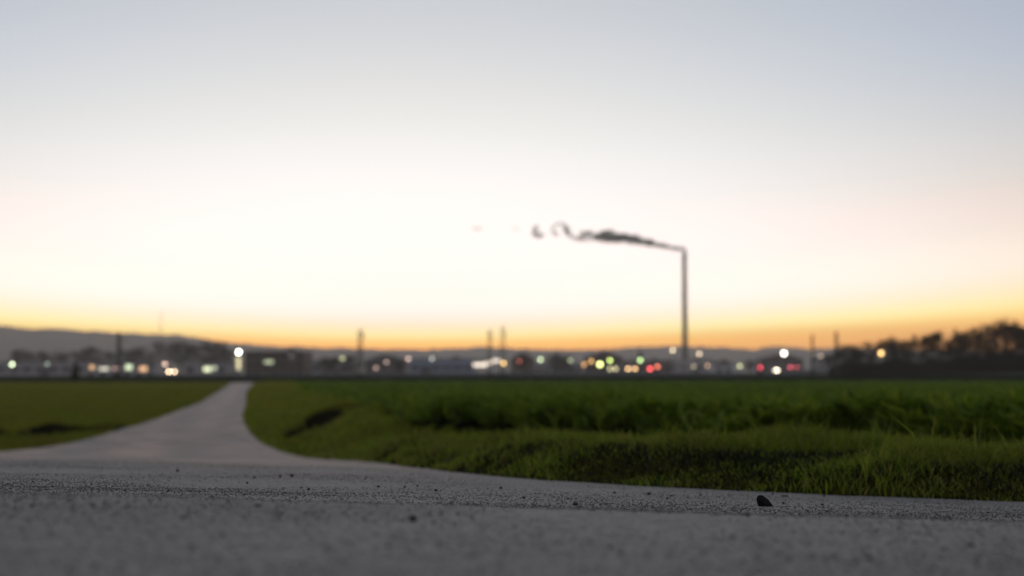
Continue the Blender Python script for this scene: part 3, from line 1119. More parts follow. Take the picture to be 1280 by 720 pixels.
def tree_protos(seed, h=1.0, fork=0.22, spread=0.55, dense=1.0):
    """unit-height bare tree: (trunk mesh, crown mesh)"""
    r = random.Random(seed)
    TV, TF, CV, CF = [], [], [], []
    p = Vector((0, 0, -0.02))
    rad = 0.028
    spine = [(p.copy(), rad)]
    dirn = Vector((0, 0, 1))
    for k in range(7):
        dirn = (dirn + Vector((r.gauss(0, .07), r.gauss(0, .07), 0))).normalized()
        q = p + dirn * (0.13)
        tube(TV, TF, p, q, rad, rad * .82, 6)
        p, rad = q, rad * .82
        spine.append((p.copy(), rad))

    def grow(p, d, ln, rad, lev):
        steps = 3
        pts = [p]
        cur, dd = p.copy(), d.copy()
        for s in range(steps):
            dd = (dd + Vector((r.gauss(0, .16), r.gauss(0, .16), 0.10 + r.gauss(0, .08)))).normalized()
            nx = cur + dd * (ln / steps)
            r0 = rad * (1 - s / steps * .5)
            r1 = rad * (1 - (s + 1) / steps * .5)
            if lev <= 1:
                tube(CV, CF, cur, nx, r0, r1, 4 if lev == 0 else 3)
            else:
                side = dd.cross(Vector((r.gauss(0, 1), r.gauss(0, 1), r.gauss(0, 1)))).normalized() * max(r0, .0030)
                o = len(CV)
                CV.extend([cur - side, cur + side, nx + side * .6, nx - side * .6])
                CF.append((o, o + 1, o + 2, o + 3))
            cur = nx
            pts.append(cur.copy())
        if lev < 3:
            n = {0: 7, 1: 7, 2: 7}[lev]
            n = max(2, int(n * dense))
            for k in range(n):
                t = 0.25 + 0.75 * (k + r.random()) / n
                i = min(int(t * steps), steps - 1)
                b = pts[i].lerp(pts[i + 1], t * steps - i)
                sd = (dd * 0.55 + Vector((r.gauss(0, .6), r.gauss(0, .6), r.gauss(0.12, .4)))).normalized()
                grow(b, sd, ln * (0.42 + 0.22 * r.random()), max(rad * .5, .0018), lev + 1)
    nl = 11
    for k in range(nl):
        t = fork + (0.96 - fork) * (k / (nl - 1))
        f = t * 0.93 / 0.13
        i = min(int(f), 6)
        b = spine[i][0].lerp(spine[i + 1][0], min(f - i, 1))
        an = k * 2.4 + r.random()
        up = 0.45 + 0.7 * t + r.gauss(0, .12)
        d = Vector((math.cos(an), math.sin(an), up)).normalized()
        wid = math.sin(math.pi * min(1, (t - fork + .18) / (1.12 - fork)))
        grow(b, d, spread * (0.30 + 0.45 * wid) * (0.85 + 0.3 * r.random()), spine[i][1] * .5, 0)

    def mk(n, V, F):
        zmax = 1.0
        me = bpy.data.meshes.new(n)
        me.from_pydata([tuple(v) for v in V], [], F)
        return me
    zt = sorted(v.z for v in CV)[int(len(CV) * .985)]
    for v in TV + CV:
        v /= zt
    a, b = mk('trunk', TV, TF), mk('crown', CV, CF)
    a.materials.append(M_BARK)
    b.materials.append(M_TWIG)
    return a, b


PROTO = PROTO_WOOD = [tree_protos(100 + s, fork=f, spread=sp, dense=dn) for s, (f, sp, dn) in enumerate([(.18, .60, 1.0), (.25, .52, 1.0), (.12, .66, 1.0), (.22, .46, .9), (.15, .56, 1.0)])]


def ground_z(x, y):
    return float(land(np.array([x]), np.array([y]))[0][0])


def plant_tree(X, Ytop, d, label, group, wide=1.0, proto=0, rz=0.0):
    top = P(X, Ytop, d)
    z0 = ground_z(top.x, top.y)
    h = top.z - z0
    o = empty('bare_tree', (top.x, top.y, z0 - 0.05), rz)
    o.scale = (h * wide, h * wide, h)
    link_mesh('trunk', PROTO[proto][0], None, o)
    link_mesh('crown', PROTO[proto][1], None, o)
    tag(o, label, 'tree', group)


WOOD = [  # X, Ytop, distance, wide
    (1043, 437, 395, 1.0, 'small bare tree beside the right mast, outermost of the wood on the lamp side'),
    (1060, 431, 385, 1.0, 'low rounded bare tree between the right mast and the orange lamp'),
    (1071, 431.5, 400, 1.0, 'bare tree left of the white house at the start of the wood'),
    (1090, 428, 370, .9, 'slim bare tree directly left of the orange lamp'),
    (1104, 425, 360, 1.0, 'bare tree rising right above the orange lamp'),
    (1120, 422, 372, 1.0, 'bare tree with a thin brownish top, first right of the orange lamp'),
    (1132, 426, 350, .9, 'lower bare tree in the dip after the brownish topped tree'),
    (1146, 420, 350, 1.0, 'bare tree forming the left shoulder of the middle hump of the wood'),
    (1161, 415.5, 358, 1.0, 'bare tree at the top of the middle hump of the wood'),
    (1175, 417, 342, 1.0, 'bare tree forming the right shoulder of the middle hump of the wood'),
    (1188, 425, 355, 1.0, 'lowest bare tree in the notch between the two humps of the wood'),
    (1200, 417, 335, 1.0, 'bare tree where the tall end of the wood begins to rise'),
    (1211, 413.5, 345, 1.0, 'second bare tree up the rise towards the tall end of the wood'),
    (1223, 411, 330, 1.0, 'broad bare tree halfway up the tall end of the wood'),
    (1236, 406, 338, 1.0, 'bare tree just left of the tallest crown of the wood'),
    (1251, 401, 325, 1.05, 'tallest bare tree, crowning the right end of the wood'),
    (1266, 405.5, 335, 1.0, 'bare tree just right of the tallest crown of the wood'),
    (1281, 410, 326, 1.0, 'bare tree cut by the right edge of the picture'),
    (1296, 408, 332, 1.0, 'bare tree past the right edge of the picture, only its twigs showing'),
]
for i, (X, Y, d, w, lab) in enumerate(WOOD):
    plant_tree(X, Y, d, lab, 'bare trees of the dark wood on the right', w * 1.15, i % 5, i * 1.7)

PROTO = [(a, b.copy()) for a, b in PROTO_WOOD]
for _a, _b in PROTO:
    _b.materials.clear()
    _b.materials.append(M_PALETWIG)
ROW = [
    (22, 437, 620, 'leftmost bare tree behind the long grey hall'),
    (38, 440, 640, 'low bare tree second from the left behind the long grey hall'),
    (55, 439, 610, 'bare tree above the dim lamp behind the long grey hall'),
    (74, 441, 630, 'low bare tree behind the end of the long grey hall, above the dark cypress'),
    (98, 436, 615, 'bare tree just right of the dark cypress'),
    (115, 434, 625, 'tall bare tree left of the left mast'),
    (132, 440, 640, 'bare tree close on the left side of the left mast'),
    (165, 437, 610, 'bare tree close on the right side of the left mast'),
    (178, 434, 620, 'bare tree above the row of lit windows, right end'),
    (202, 428, 600, 'tall bare tree above the pinkish lamp'),
    (226, 427, 610, 'tall broad bare tree between the car headlights and the lit shopfront'),
    (244, 431, 625, 'bare tree left of the lit shopfront'),
    (263, 426, 590, 'tallest bare tree of the left row, above the lit shopfront'),
    (282, 434, 600, 'bare tree close to the left of the lit sign pylon'),
]
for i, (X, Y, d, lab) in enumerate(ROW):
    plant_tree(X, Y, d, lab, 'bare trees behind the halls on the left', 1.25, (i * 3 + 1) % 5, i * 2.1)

MID = [
    (404, 448, 480, 'small bare tree right of the brown office block'),
    (418, 446, 470, 'bare tree left of the mast with the dim yellow lamp'),
    (440, 444, 480, 'bare tree against the tall mast, on its left'),
    (500, 448, 520, 'bare tree at the left end of the blue grey hall'),
    (655, 446, 520, 'bare tree beside the dim red signal'),
    (693, 442, 540, 'bare tree between the two greenish lamps'),
    (706, 444, 550, 'bare tree close to the dimmer of the two greenish lamps'),
    (906, 451, 560, 'low bare tree behind the pale shed'),
    (938, 450, 540, 'bare tree between the olive lamp and the red signal'),
]
for i, (X, Y, d, lab) in enumerate(MID):
    plant_tree(X, Y, d, lab, 'bare trees scattered between the town buildings', 1.3, (i * 2) % 5, i * 1.1)


def undergrowth():
    """brambles and saplings filling the foot of the wood"""
    n = 60000
    X = 1036 + rng.random(n) * 290
    d = 318 + rng.random(n) * 85
    top = np.interp(X, [1036, 1060, 1090, 1130, 1190, 1230, 1280, 1330], [458, 454, 452, 450, 449, 445, 443, 443])
    x = (X - 640) * K * d
    z0 = land(x, d)[0]
    hmax = np.maximum(CAM_Z + (468 - top) * K * d - z0, 0.5)
    cl = 0.9 + 1.3 * fbm(x, d, 3.5, 2, 101)
    hmax = hmax * np.clip(0.85 + 0.9 * fbm(x, d * .3, 6.0, 2, 103), .4, 1.35)
    t = rng.random(n)
    base = z0 + hmax * t * 0.75
    h = hmax * 0.30 * np.clip(cl, .3, 1.2)
    w = 0.08 + 0.12 * rng.random(n)
    tag(blades('undergrowth', x, d, base, h, w, M_TWIG, 0.9), 'dark brown undergrowth filling the foot of the wood', 'undergrowth', kind='stuff')


undergrowth()


def cypress():
    p = P(94, 476, 236)
    z0 = ground_z(p.x, p.y)
    top = P(94, 451.5, 236).z
    h = top - z0
    o = empty('cypress', (p.x, p.y, z0))
    tag(o, 'narrow dark evergreen standing alone at the end of the left meadow', 'tree')
    MB().cyl((0, 0, -.05), (0, 0, h * .5), .09, .05, 7).build('trunk', M_BARK, o)
    n = 2600
    t = rng.random(n) ** 0.8
    prof = np.interp(t, [0, .12, .4, .75, 1], [.45, .55, .52, .34, .03])
    a = rng.random(n) * 6.283
    rr = prof * np.sqrt(rng.random(n)) * (1 + .25 * np.sin(a * 3 + t * 9))
    me = blades('crown', rr * np.cos(a), rr * np.sin(a), 0.12 + t * (h - .35), np.full(n, .26), np.full(n, .09), M_EVERGREEN, .5)
    me.parent = o


cypress()

# ------------------------------------------------------------------ masts along the railway bank
def mast(X, Ytop, d, label, arm=1, thick=0.22):
    p = P(X, 468, d)
    z0 = 1.0
    h = P(X, Ytop, d).z - z0
    o = empty('mast', (p.x, p.y, z0))
    tag(o, label, 'mast', 'steel masts along the embankment')
    MB().box((0, 0, 0.05), (1.0, 1.0, 0.9), bevel=.05).build('foundation', M_CONCRETE, o)
    b = MB()
    for sx in (-1, 1):
        for sy in (-1, 1):
            b.cyl((sx * thick, sy * thick, 0.3), (sx * thick * .62, sy * thick * .62, h), .085, .065, 6)
    n = int(h / .7)
    for k in range(n):
        z = .4 + k * (h - .6) / n
        t = thick * (1 - .38 * z / h)
        s = 1 if k % 2 else -1
        for sy in (-1, 1):
            b.cyl((-t * s, sy * t, z), (t * s, sy * t, z + .65), .045, seg=5)
            b.cyl((sy * t, -t * s, z), (sy * t, t * s, z + .65), .045, seg=5)
    b.build('pole', M_DARKSTEEL, o)
    if arm:
        b = MB()
        b.cyl((0, 0, h - 1.6), (arm * .5, 2.8, h - 1.2), .05, seg=6)
        b.cyl((0, 0, h - .5), (arm * .5, 2.6, h - 1.2), .035, seg=6)
        b.build('arm', M_STEEL, o)
        MB().cyl((arm * .4, 2.3, h - 1.6), (arm * .4, 2.3, h - 1.05), .09, seg=8).build('insulator', M_FRAME, o)
    return o


mast(148, 415, 252, 'leftmost mast, standing in front of the wooded hill', thick=.30)
mast(450, 411, 250, 'thick mast left of the blue grey hall', thick=.46)
mast(612, 411, 254, 'left one of the twin masts near the lit canopy', thick=.40)
mast(628.5, 407.5, 248, 'right one of the twin masts, slightly taller, beside the orange lamp', thick=.44)
mast(1016, 418, 262, 'thin mast right of the brightest white lamp', thick=.16)
mast(1046, 414, 252, 'mast at the left end of the dark wood', thick=.26)


def far_mast():
    p = P(200, 468, 1500)
    top = P(200, 389, 1500).z
    o = empty('radio_mast', (p.x, p.y, 0))
    tag(o, 'very thin hazy radio mast rising above the wooded hill', 'mast')
    b = MB()
    for k in range(3):
        a = k * 2.094
        b.cyl((1.6 * math.cos(a), 1.6 * math.sin(a), 0), (.3 * math.cos(a), .3 * math.sin(a), top), .14, .07, 6)
    b.build('pole', M_STEEL, o)
    for z in (top * .7, top * .85, top * .95):
        MB().cyl((0, 0, z), (0, 0, z + 1.6), .6, seg=10).build('antenna', M_FRAME, o)


far_mast()


# ------------------------------------------------------------------ buildings of the town
WALLS = {
    'pale': noisy('pale_render', (.50, .48, .47), (.58, .56, .54), .4, .85),
    'grey': noisy('grey_cladding', (.36, .36, .37), (.44, .44, .44), .3, .6),
    'bluegrey': noisy('blue_grey_cladding', (.30, .36, .46), (.36, .41, .50), .3, .55),
    'brown': noisy('brown_cladding', (.12, .085, .075), (.155, .115, .10), .4, .7),
    'dark': noisy('dark_render', (.20, .18, .17), (.26, .235, .22), .4, .8),
    'white': noisy('white_render', (.55, .55, .55), (.66, .65, .64), .4, .8),
    'brick': noisy('red_brown_brick', (.22, .175, .155), (.28, .225, .20), .6, .85),
}
M_ROOF = noisy('dark_roofing', (.15, .135, .13), (.20, .185, .175), .5, .8)
M_ROOFRED = noisy('tile_roof', (.15, .105, .09), (.19, .135, .115), .6, .85)


def building(name, label, X0, X1, Ytop, d, depth, wall, roof='flat', win=None, lit=(), door=None, cat='building', roofmat=None):
    """box building with openings on the side towards the fields; lit = [(X, Y, w_px, h_px, colour, strength, part label)]"""
    a, b = P(X0, Ytop, d), P(X1, Ytop, d)
    z0 = ground_z((a.x + b.x) / 2, d) - .1
    w, h = b.x - a.x, a.z - z0
    o = empty(name, ((a.x + b.x) / 2, d, z0))
    tag(o, label, cat)
    rm = roofmat or M_ROOF
    MB().box((0, depth / 2, h / 2), (w, depth, h)).build('wall', WALLS[wall], o)
    if roof == 'flat':
        bb = MB()
        bb.box((0, depth / 2, h + .15), (w + .3, depth + .3, .3))
        r = bb.build('roof', rm, o)
        MB().box((w * .2, depth * .5, h + .75), (2.4, 1.8, .9), bevel=.05).build('roof_unit', M_STEEL, r)
    else:
        rh = roof
        bb = MB()
        bb.prism([(-w / 2 - .4, h - .02), (w / 2 + .4, h - .02), (w / 2 + .4, h + .12), (w * .0 + .2, h + rh), (-.2, h + rh), (-w / 2 - .4, h + .12)], -.4, depth + .4)
        r = bb.build('roof', rm, o)
        MB().box((w * .22, depth * .5, h + rh * .8), (.7, .7, 1.6)).build('chimney_stack', WALLS['brick'], r)
    if win:
        cols, rows, ww, wh = win
        me_f = me_p = None
        for i in range(cols):
            for j in range(rows):
                x = -w / 2 + w * (i + .5) / cols
                z = h * (j + .55) / rows
                if me_f is None:
                    fb = MB()
                    for sx in (-1, 1):
                        fb.box((sx * (ww / 2 + .04), 0, 0), (.08, .14, wh + .16))
                        fb.box((0, 0, sx * (wh / 2 + .04)), (ww, .14, .08))
                    me_f = fb.mesh('window')
                    me_f.materials.append(M_FRAME)
                    me_p = MB().box((0, .02, 0), (ww, .08, wh)).mesh('pane')
                    me_p.materials.append(M_GLASS)
                f = link_mesh('window', me_f, None, o)
                f.location = (x, -.03, z)
                link_mesh('pane', me_p, None, f)
    if door:
        x, dw, dh = door
        f = MB().box((x * w / 2, -.05, dh / 2 + .1), (dw, .12, dh)).build('door', M_STEEL, o)
        MB().box((x * w / 2 + dw * .38, -.15, 1.1), (.08, .10, .25)).build('handle', M_FRAME, f)
    for (X, Y, wp, hp, c, st, lab) in lit:
        p = P(X, Y, d)
        u = K * d
        f = MB().box((p.x - o.location.x, -.10, p.z - z0), (wp * u, .08, hp * u)).build('lit_window', glow('lit_pane', c, st * .78), o)
        f['label'] = lab
    return o


W_PALE, W_ORANGE, W_PINK, W_GREEN = (1, .93, .72), (1, .55, .25), (1, .62, .50), (.85, 1, .62)
building('hall', 'long low grey hall at the left end of the town', -40, 108, 453, 520, 30, 'grey', 'flat', (9, 1, 3.2, 1.2), door=(.3, 3.5, 3.6))
building('workshop', 'low pale workshop with a row of lit windows', 106, 196, 453.5, 500, 22, 'grey', 'flat', (6, 2, 1.6, 0.9),
         lit=[(115, 459, 5.5, 5, W_ORANGE, 1.4, 'orange lit window'), (130, 461, 11, 3.6, W_PALE, 1.3, 'cream lit window'), (145, 460.5, 8, 3.4, W_PINK, .9, 'dim pinkish lit window'),
              (161, 459, 8, 6, W_GREEN, 1.5, 'greenish lit window'), (179, 461, 9, 5.5, W_ORANGE, 1.5, 'orange lit window at the end of the row')])
building('shop', 'low grey shop with a pale green lit front left of the sign pylon', 228, 286, 454, 480, 18, 'grey', 'flat', (3, 1, 2.2, 1.4),
         lit=[(259, 461.5, 9, 5.5, (.95, 1, .6), 1.7, 'pale green shopfront'), (268, 460, 5, 4.5, (.9, 1, .7), .9, 'dimmer end of the shopfront')])
building('office_block', 'dark brown flat roofed office block with one lit window', 306, 380, 440, 470, 20, 'brown', 'flat', (7, 3, 1.8, 1.2), door=(-.4, 1.6, 2.4),
         lit=[(336, 452.5, 11, 4.2, (.80, .92, .52), .8, 'pale lit window')])
building('shed', 'grey shed between the brown office block and the thick mast', 384, 440, 453, 560, 20, 'grey', 1.6, (3, 1, 2.0, 1.2))
building('house', 'dark house with a low roof right of the thick mast', 456, 506, 451, 540, 14, 'dark', 2.6, (5, 2, 1.2, 1.3), door=(.1, 1.2, 2.2), roofmat=M_ROOF)
building('hall', 'wide blue grey hall left of the lit canopy', 512, 592, 449, 500, 30, 'bluegrey', 'flat', (6, 1, 3.0, 1.0), door=(-.5, 3.5, 3.6))
building('house', 'dark brick house right of the orange lamp by the twin masts', 638, 668, 449, 560, 12, 'brick', 2.8, (3, 2, 1.1, 1.2), roofmat=M_ROOFRED)
building('hall', 'low grey hall behind the two greenish lamps', 668, 728, 454, 620, 25, 'grey', 'flat', (6, 1, 2.4, 1.1))
building('house', 'brown house behind the cluster of orange and green lamps', 732, 778, 447, 640, 14, 'brown', 3.0, (4, 2, 1.2, 1.3), roofmat=M_ROOFRED)
building('warehouse', 'low brown warehouse behind the headlights and red signals', 778, 840, 451, 600, 25, 'brick', 'flat', (5, 1, 2.4, 1.2))
building('hall', 'pale hall at the foot of the tall chimney', 838, 892, 450, 700, 30, 'pale', 'flat', (5, 1, 2.8, 1.2), door=(.2, 3.2, 3.4))
building('shed', 'pale slanted shed right of the chimney', 893, 916, 454.5, 480, 12, 'white', 1.2, (2, 1, 1.4, 1.0))
building('house', 'dark house under the brightest white lamp', 950, 1004, 449, 660, 14, 'dark', 2.6, (4, 2, 1.2, 1.3), roofmat=M_ROOFRED)
building('house', 'white house glimpsed between the first trees of the wood', 1068, 1086, 447, 430, 8, 'white', 1.8, (2, 1, 1.1, 1.2), roofmat=M_ROOFRED)
building('house', 'pale house right of the thin mast', 1020, 1044, 451, 520, 10, 'pale', 2.2, (3, 1, 1.1, 1.2), roofmat=M_ROOF)


def pylon():
    d = 420
    p = P(298, 468, d)
    z0 = ground_z(p.x, p.y)
    u = K * d
    o = empty('sign_pylon', (p.x, p.y, z0))
    tag(o, 'glowing pale yellow sign pylon with a bright lamp on top', 'sign')
    zt, zb = P(298, 446, d).z - z0, P(298, 462, d).z - z0
    MB().box((0, .12, zt / 2), (.5, .3, zt)).build('post', M_STEEL, o)
    MB().box((0, -.12, (zt + zb) / 2), (4.2 * u, .16, zt - zb), bevel=.03).build('sign_panel', glow('pylon_panel', (1, .88, .45), 1.0), o)
    zl = P(298, 440.3, d).z - z0
    MB().cyl((0, 0.1, zt), (0, 0.1, zl - .3), .08).build('lamp_pole', M_STEEL, o)
    MB().ball((0, 0, zl), .42, 2).build('lamp', glow('pylon_lamp', (1, 1, .86), 24), o, True)


pylon()


def canopy():
    d = 400
    a, b = P(592, 457, d), P(626, 450.5, d)
    z0 = ground_z(a.x, d)
    u = K * d
    o = empty('canopy', ((a.x + b.x) / 2, d, z0))
    tag(o, 'lit cream canopy standing left of the orange lamp by the twin masts', 'canopy')
    w = b.x - a.x
    zc = (P(600, 449.5, d).z - z0)
    MB().box((0, 4, zc + .1), (w + .6, 9, .35), bevel=.04).build('roof', M_FRAME, o)
    for sx in (-.42, .42):
        MB().cyl((sx * w, 3, 0), (sx * w, 3, zc - .1), .14).build('pillar', M_STEEL, o)
    for X, Y, wp, hp, st in ((600, 456, 17, 4.2, 1.45), (611, 453.6, 9, 3.6, 1.25), (620, 451, 12, 3.6, 1.35)):
        p = P(X, Y, d)
        MB().box((p.x - o.location.x, -.6, p.z - z0), (wp * u, .10, hp * u), bevel=.02).build('light_panel', glow('canopy_light', (1, .84, .68), st), o)


canopy()


# ------------------------------------------------------------------ lamps, signals
def lamp(X, Y, d, col, V, label, size=0.40):
    """street lamp: V is how bright its blurred disc reads"""
    p = P(X, Y, d)
    z0 = ground_z(p.x, p.y)
    h = p.z - z0
    o = empty('street_lamp', (p.x, p.y + .1, z0))
    tag(o, label, 'street lamp', 'street lamps of the town')
    b = MB()
    b.cyl((0, .5, -.05), (0, .5, h + .25), .10, .06, 8)
    b.build('pole', M_STEEL, o)
    MB().cyl((0, .5, h + .25), (0, -.1, h + size + .12), .045, seg=6).build('arm', M_STEEL, o)
    MB().box((0, -.05, h + size * 1.0 + .06), (size * 1.5, size * 1.5, .16), bevel=.04).build('lamp_cap', M_STEEL, o)
    disc = 4.9 * K * d          # blurred radius at that distance
    st = V * (1.0 if V > .7 else .85) * (disc / size) ** 2
    MB().ball((0, -.05, h), size, 2).build('lamp_globe', glow('lamp_light', col, st), o, True)


GREENW, YGREEN, ORANGE, CREAM, WHITE, PINK, OLIVE, RED = (.86, 1, .62), (.82, 1, .25), (1, .55, .16), (1, .80, .52), (1, .97, .82), (1, .66, .50), (.80, .85, .42), (1, .06, .07)
LAMPS = [
    (15, 455.5, 380, GREENW, .85, 'pale green lamp in front of the long grey hall, leftmost lamp of all'),
    (59, 455, 420, (.7, .85, .7), .16, 'very dim greenish lamp left of the dark cypress'),
    (206, 455, 400, PINK, .55, 'pinkish lamp just above the white car headlights'),
    (428, 448, 400, OLIVE, .28, 'dim yellow green lamp left of the thick mast'),
    (470, 460, 420, PINK, .20, 'faint low pinkish lamp right of the thick mast'),
    (483, 452.5, 400, (1, .72, .6), .20, 'faint lamp in front of the dark low roofed house'),
    (510.5, 448.5, 400, (1, .68, .55), .38, 'pinkish lamp at the left corner of the blue grey hall'),
    (540, 448.5, 400, (.85, .85, .75), .26, 'faint grey white lamp above the blue grey hall'),
    (630, 454, 360, (1, .60, .18), 1.0, 'strong orange lamp at the foot of the right twin mast'),
    (675.5, 449.5, 380, (.80, 1, .55), .62, 'pale green lamp alone right of the dim red signal'),
    (713, 450.5, 420, (.60, .72, .42), .30, 'dimmer greenish lamp left of the orange lamps'),
    (730, 455.5, 400, (1, .50, .16), .42, 'dim low orange lamp, left one of the orange pair beside the big green lamp'),
    (739, 451.5, 400, (1, .55, .16), .55, 'orange lamp, right one of the pair beside the big green lamp'),
    (750, 455.5, 340, (.92, 1, .32), 1.5, 'big dazzling yellow green lamp in the middle of the cluster'),
    (762.5, 450.5, 380, (.72, .95, .22), .75, 'green lamp just right above the big dazzling one'),
    (841, 438, 420, CREAM, .60, 'cream lamp close to the foot of the chimney on its left'),
    (874, 442.3, 420, (1, .76, .50), .55, 'cream lamp a little right of the foot of the chimney'),
    (867, 458, 430, CREAM, .18, 'faint low lamp under the right cream lamp of the chimney'),
    (884.5, 457, 430, (1, .62, .38), .26, 'faint orange lamp left of the pale slanted shed'),
    (925, 457.6, 420, OLIVE, .42, 'olive yellow lamp right of the pale slanted shed'),
    (980, 441.6, 340, WHITE, 2.2, 'brightest white lamp, high between the chimney and the thin mast'),
    (1016, 443, 430, (1, .72, .38), .32, 'dim orange lamp on the line of the thin mast'),
    (1026, 445, 440, (1, .72, .52), .20, 'faintest lamp right of the thin mast'),
    (1101.5, 441.5, 330, (1, .62, .20), 1.25, 'bright orange lamp in front of the dark wood'),
]
for X, Y, d, c, v, lab in LAMPS:
    lamp(X, Y, d, c, v, lab, 0.46 if v > .9 else 0.40)


def signal(X, Y, d, col, V, label, which=0):
    p = P(X, Y, d)
    z0 = ground_z(p.x, p.y)
    h = p.z - z0
    o = empty('traffic_signal', (p.x, p.y + .3, z0))
    tag(o, label, 'traffic signal', 'traffic signals at the town edge')
    pitch = .82
    zs = [h + (which - k) * pitch for k in range(3)]
    MB().cyl((0, .3, -.05), (0, .3, max(zs) + .5), .08, seg=8).build('pole', M_STEEL, o)
    MB().box((0, .05, (zs[0] + zs[2]) / 2), (.95, .30, 2.6), bevel=.05).build('housing', M_DARKSTEEL, o)
    size = .36
    disc = 4.9 * K * d
    for k, z in enumerate(zs):
        m = glow('signal_light', col, V * (disc / size) ** 2) if k == which else M_GLASS
        MB().cyl((0, -.10, z), (0, -.20, z), size, size * .96, 16).build('lens', m, o)
        hb = MB()
        for q in range(7):
            a = math.pi * q / 6
            hb.box((math.cos(a) * (size + .04), -.28, z + math.sin(a) * (size + .04)), (.10, .34, .10))
        hb.build('hood', M_DARKSTEEL, o)


signal(649, 451.5, 430, (1, .22, .14), .13, 'dim red signal between the orange lamp and the pale green lamp', 0)
signal(800.5, 450.2, 360, (.66, 1, .38), .68, 'green signal above the orange car headlights', 2)
signal(812.5, 461, 360, (1, .10, .10), .95, 'bright red signal right of the orange car headlights', 0)
signal(822, 458.3, 380, (1, .22, .12), .60, 'weaker orange red signal close to the bright red one', 0)
signal(950.5, 459.3, 400, (1, .07, .12), .48, 'red signal left of the small white car headlights', 0)


# ------------------------------------------------------------------ cars
def car_meshes():
    out = {}
    prof = [(-2.1, .35), (-2.15, .62), (-2.05, .85), (-1.2, .96), (-.55, 1.40), (.75, 1.44), (1.55, 1.02), (2.08, .92), (2.15, .6), (2.1, .35)]
    bm = bmesh.new()
    secs = []
    for x, s in ((-.86, .94), (-.82, 1.0), (0, 1.01), (.82, 1.0), (.86, .94)):
        ring = []
        for py, pz in prof:
            tw = 1 - .16 * max(0, (pz - .95) / .5)
            ring.append(bm.verts.new((x * tw, py * (1 if abs(x) < .8 else .985), .35 + (pz - .35) * s)))
        secs.append(ring)
    n = len(prof)
    for a, b in zip(secs[:-1], secs[1:]):
        for i in range(n):
            bm.faces.new((a[i], a[(i + 1) % n], b[(i + 1) % n], b[i]))
    bm.faces.new(secs[0])
    bm.faces.new(secs[-1][::-1])
    bmesh.ops.recalc_face_normals(bm, faces=bm.faces)
    me = bpy.data.meshes.new('body')
    bm.to_mesh(me)
    bm.free()
    out['body'] = me
    b = MB()
    b.prism([(-.66, 1.02), (.66, 1.02), (.58, 1.34), (-.58, 1.34)], -.012, .012)
    w = b.mesh('windscreen')
    w.materials.append(M_GLASS)
    out['windscreen'] = w
    t = MB().cyl((-.1, 0, 0), (.1, 0, 0), .32, seg=18).mesh('tyre')
    t.materials.append(M_TYRE)
    r = MB().cyl((-.115, 0, 0), (.115, 0, 0), .20, seg=12).mesh('rim')
    r.materials.append(M_RIM)
    out['tyre'], out['rim'] = t, r
    s = MB().prism([(-.55, 1.0), (.9, 1.0), (.6, 1.33), (-.35, 1.33)], -.01, .01).mesh('side_window')
    s.materials.append(M_GLASS)
    out['side_window'] = s
    out['plate'] = MB().box((0, 0, 0), (.52, .02, .11)).mesh('number_plate')
    out['plate'].materials.append(M_FRAME)
    return out


CARM = car_meshes()


def car(X, Y, d, gap_px, col, V, paint, label, rear=False, lv=(1, 1)):
    """car facing the viewer (or seen from behind), its two lamps at the given place"""
    p = P(X, Y, d)
    z0 = p.z - .70
    o = empty('car', (p.x, p.y + 2.1, z0), math.pi if rear else 0)
    tag(o, label, 'car', 'cars on the road at the town edge')
    ROAD_POINTS.append((p.x, p.y + 2.1, z0))
    me = CARM['body'].copy()
    me.materials.append(paint)
    link_mesh('body', me, None, o)
    ws = link_mesh('windscreen', CARM['windscreen'], None, o)
    ws.matrix_local = Matrix.Translation((0, -.905, 1.20)) @ Matrix.Rotation(math.radians(-55), 4, 'X') @ Matrix.Translation((0, 0, -1.18)) 
    for sx in (-1, 1):
        sw = link_mesh('side_window', CARM['side_window'], None, o)
        sw.rotation_euler = (0, 0, math.pi / 2)
        sw.location = (sx * .82, 0, 0)
        for sy in (-1.35, 1.3):
            t = link_mesh('wheel', CARM['tyre'], None, o)
            t.location = (sx * .76, sy, .32)
            link_mesh('rim', CARM['rim'], None, t)
    pl = link_mesh('number_plate', CARM['plate'], None, o)
    pl.location = (0, -2.16 if not rear else 2.16, .52)
    half = gap_px * K * d / 2
    size = .26
    disc = 4.9 * K * d
    sy = 1 if rear else -1
    for sx, q in ((-1, lv[0]), (1, lv[1])):
        m = glow('car_light', col, q * V * (disc / size) ** 2)
        xx = sx * half * (-1 if rear else 1)
        MB().ball((xx, sy * 2.10, .70), size, 2, (1, .5, .9)).build('taillight' if rear else 'headlight', m, o, True)


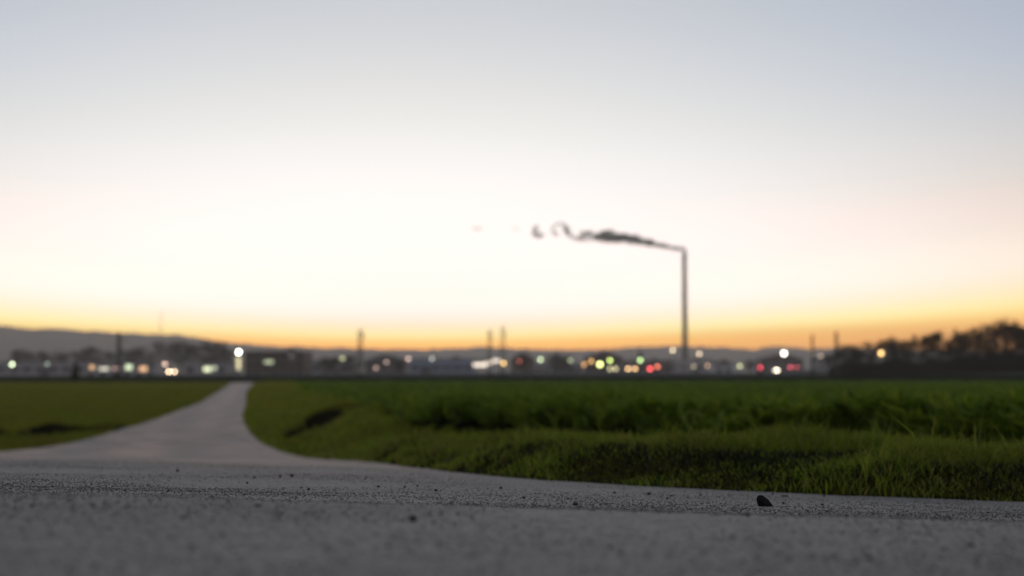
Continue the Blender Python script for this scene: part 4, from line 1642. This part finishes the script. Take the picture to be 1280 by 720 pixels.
ROAD_POINTS = []
PAINT = [noisy('car_paint_silver', (.35, .36, .37), (.42, .42, .43), 1, .35, .6), noisy('car_paint_dark_blue', (.02, .03, .07), (.03, .04, .09), 1, .3),
         noisy('car_paint_black', (.012, .012, .014), (.02, .02, .022), 1, .3), noisy('car_paint_white', (.6, .6, .6), (.68, .68, .67), 1, .35)]
car(214.5, 464.6, 300, 7, (1, .74, .46), 1.15, PAINT[0], 'car with bright warm white headlights left of the lit shopfront', lv=(1.0, .8))
car(766, 461, 352, 7, (.90, .80, .42), .42, PAINT[2], 'car with dim yellowish headlights under the green lamps')
car(789.5, 461, 350, 9, (1, .60, .24), .70, PAINT[3], 'car with a pair of orange headlights left of the bright red signal')
car(970.5, 463, 420, 3, (1, .84, .60), .85, PAINT[0], 'car with small white headlights below the brightest lamp')
car(992, 459, 430, 8, (1, .12, .16), .34, PAINT[1], 'car seen from behind with dim red taillights left of the thin mast', rear=True, lv=(1.2, .6))


def town_road():
    """raised road behind the embankment carrying the cars"""
    a = sorted(ROAD_POINTS)
    pts = [(-260, 290, .9), (-150, 296, 1.1)] + a + [(130, 446, 2.6), (260, 470, 2.4)]
    V, F = [], []
    xs = np.linspace(-260, 260, 261)
    yy = np.interp(xs, [p[0] for p in pts], [p[1] for p in pts])
    zz = np.interp(xs, [p[0] for p in pts], [p[2] for p in pts])
    for x, y, z in zip(xs, yy, zz):
        g = ground_z(x, y) - .3
        V += [(x, y - 9, g), (x, y - 6, z - .004), (x, y + 6, z - .004), (x, y + 9, g)]
    for i in range(len(xs) - 1):
        for j in range(3):
            F.append((i * 4 + j, (i + 1) * 4 + j, (i + 1) * 4 + j + 1, i * 4 + j + 1))
    o = link_mesh('town_road', mesh_np('town_road', V, F), noisy('town_asphalt', (.06, .06, .062), (.09, .09, .09), .8, .85))
    tag(o, kind='structure')


town_road()

# ------------------------------------------------------------------ evening haze
def haze():
    m, N, L = mat_new('haze')
    for n in list(N):
        if n.type == 'BSDF_PRINCIPLED':
            N.remove(n)
    v = N.new('ShaderNodeVolumePrincipled')
    v.inputs['Color'].default_value = (.97, .935, .90, 1)
    v.inputs['Density'].default_value = 2.0e-4
    v.inputs['Anisotropy'].default_value = 0.55
    L.new(v.outputs[0], N['Material Output'].inputs['Volume'])
    b = MB()
    b.box((0, 0, 83), (11000, 11000, 174))
    o = b.build('haze', m)
    tag(o, 'thin pale evening haze lying over the fields and the town', 'haze', kind='stuff')


haze()
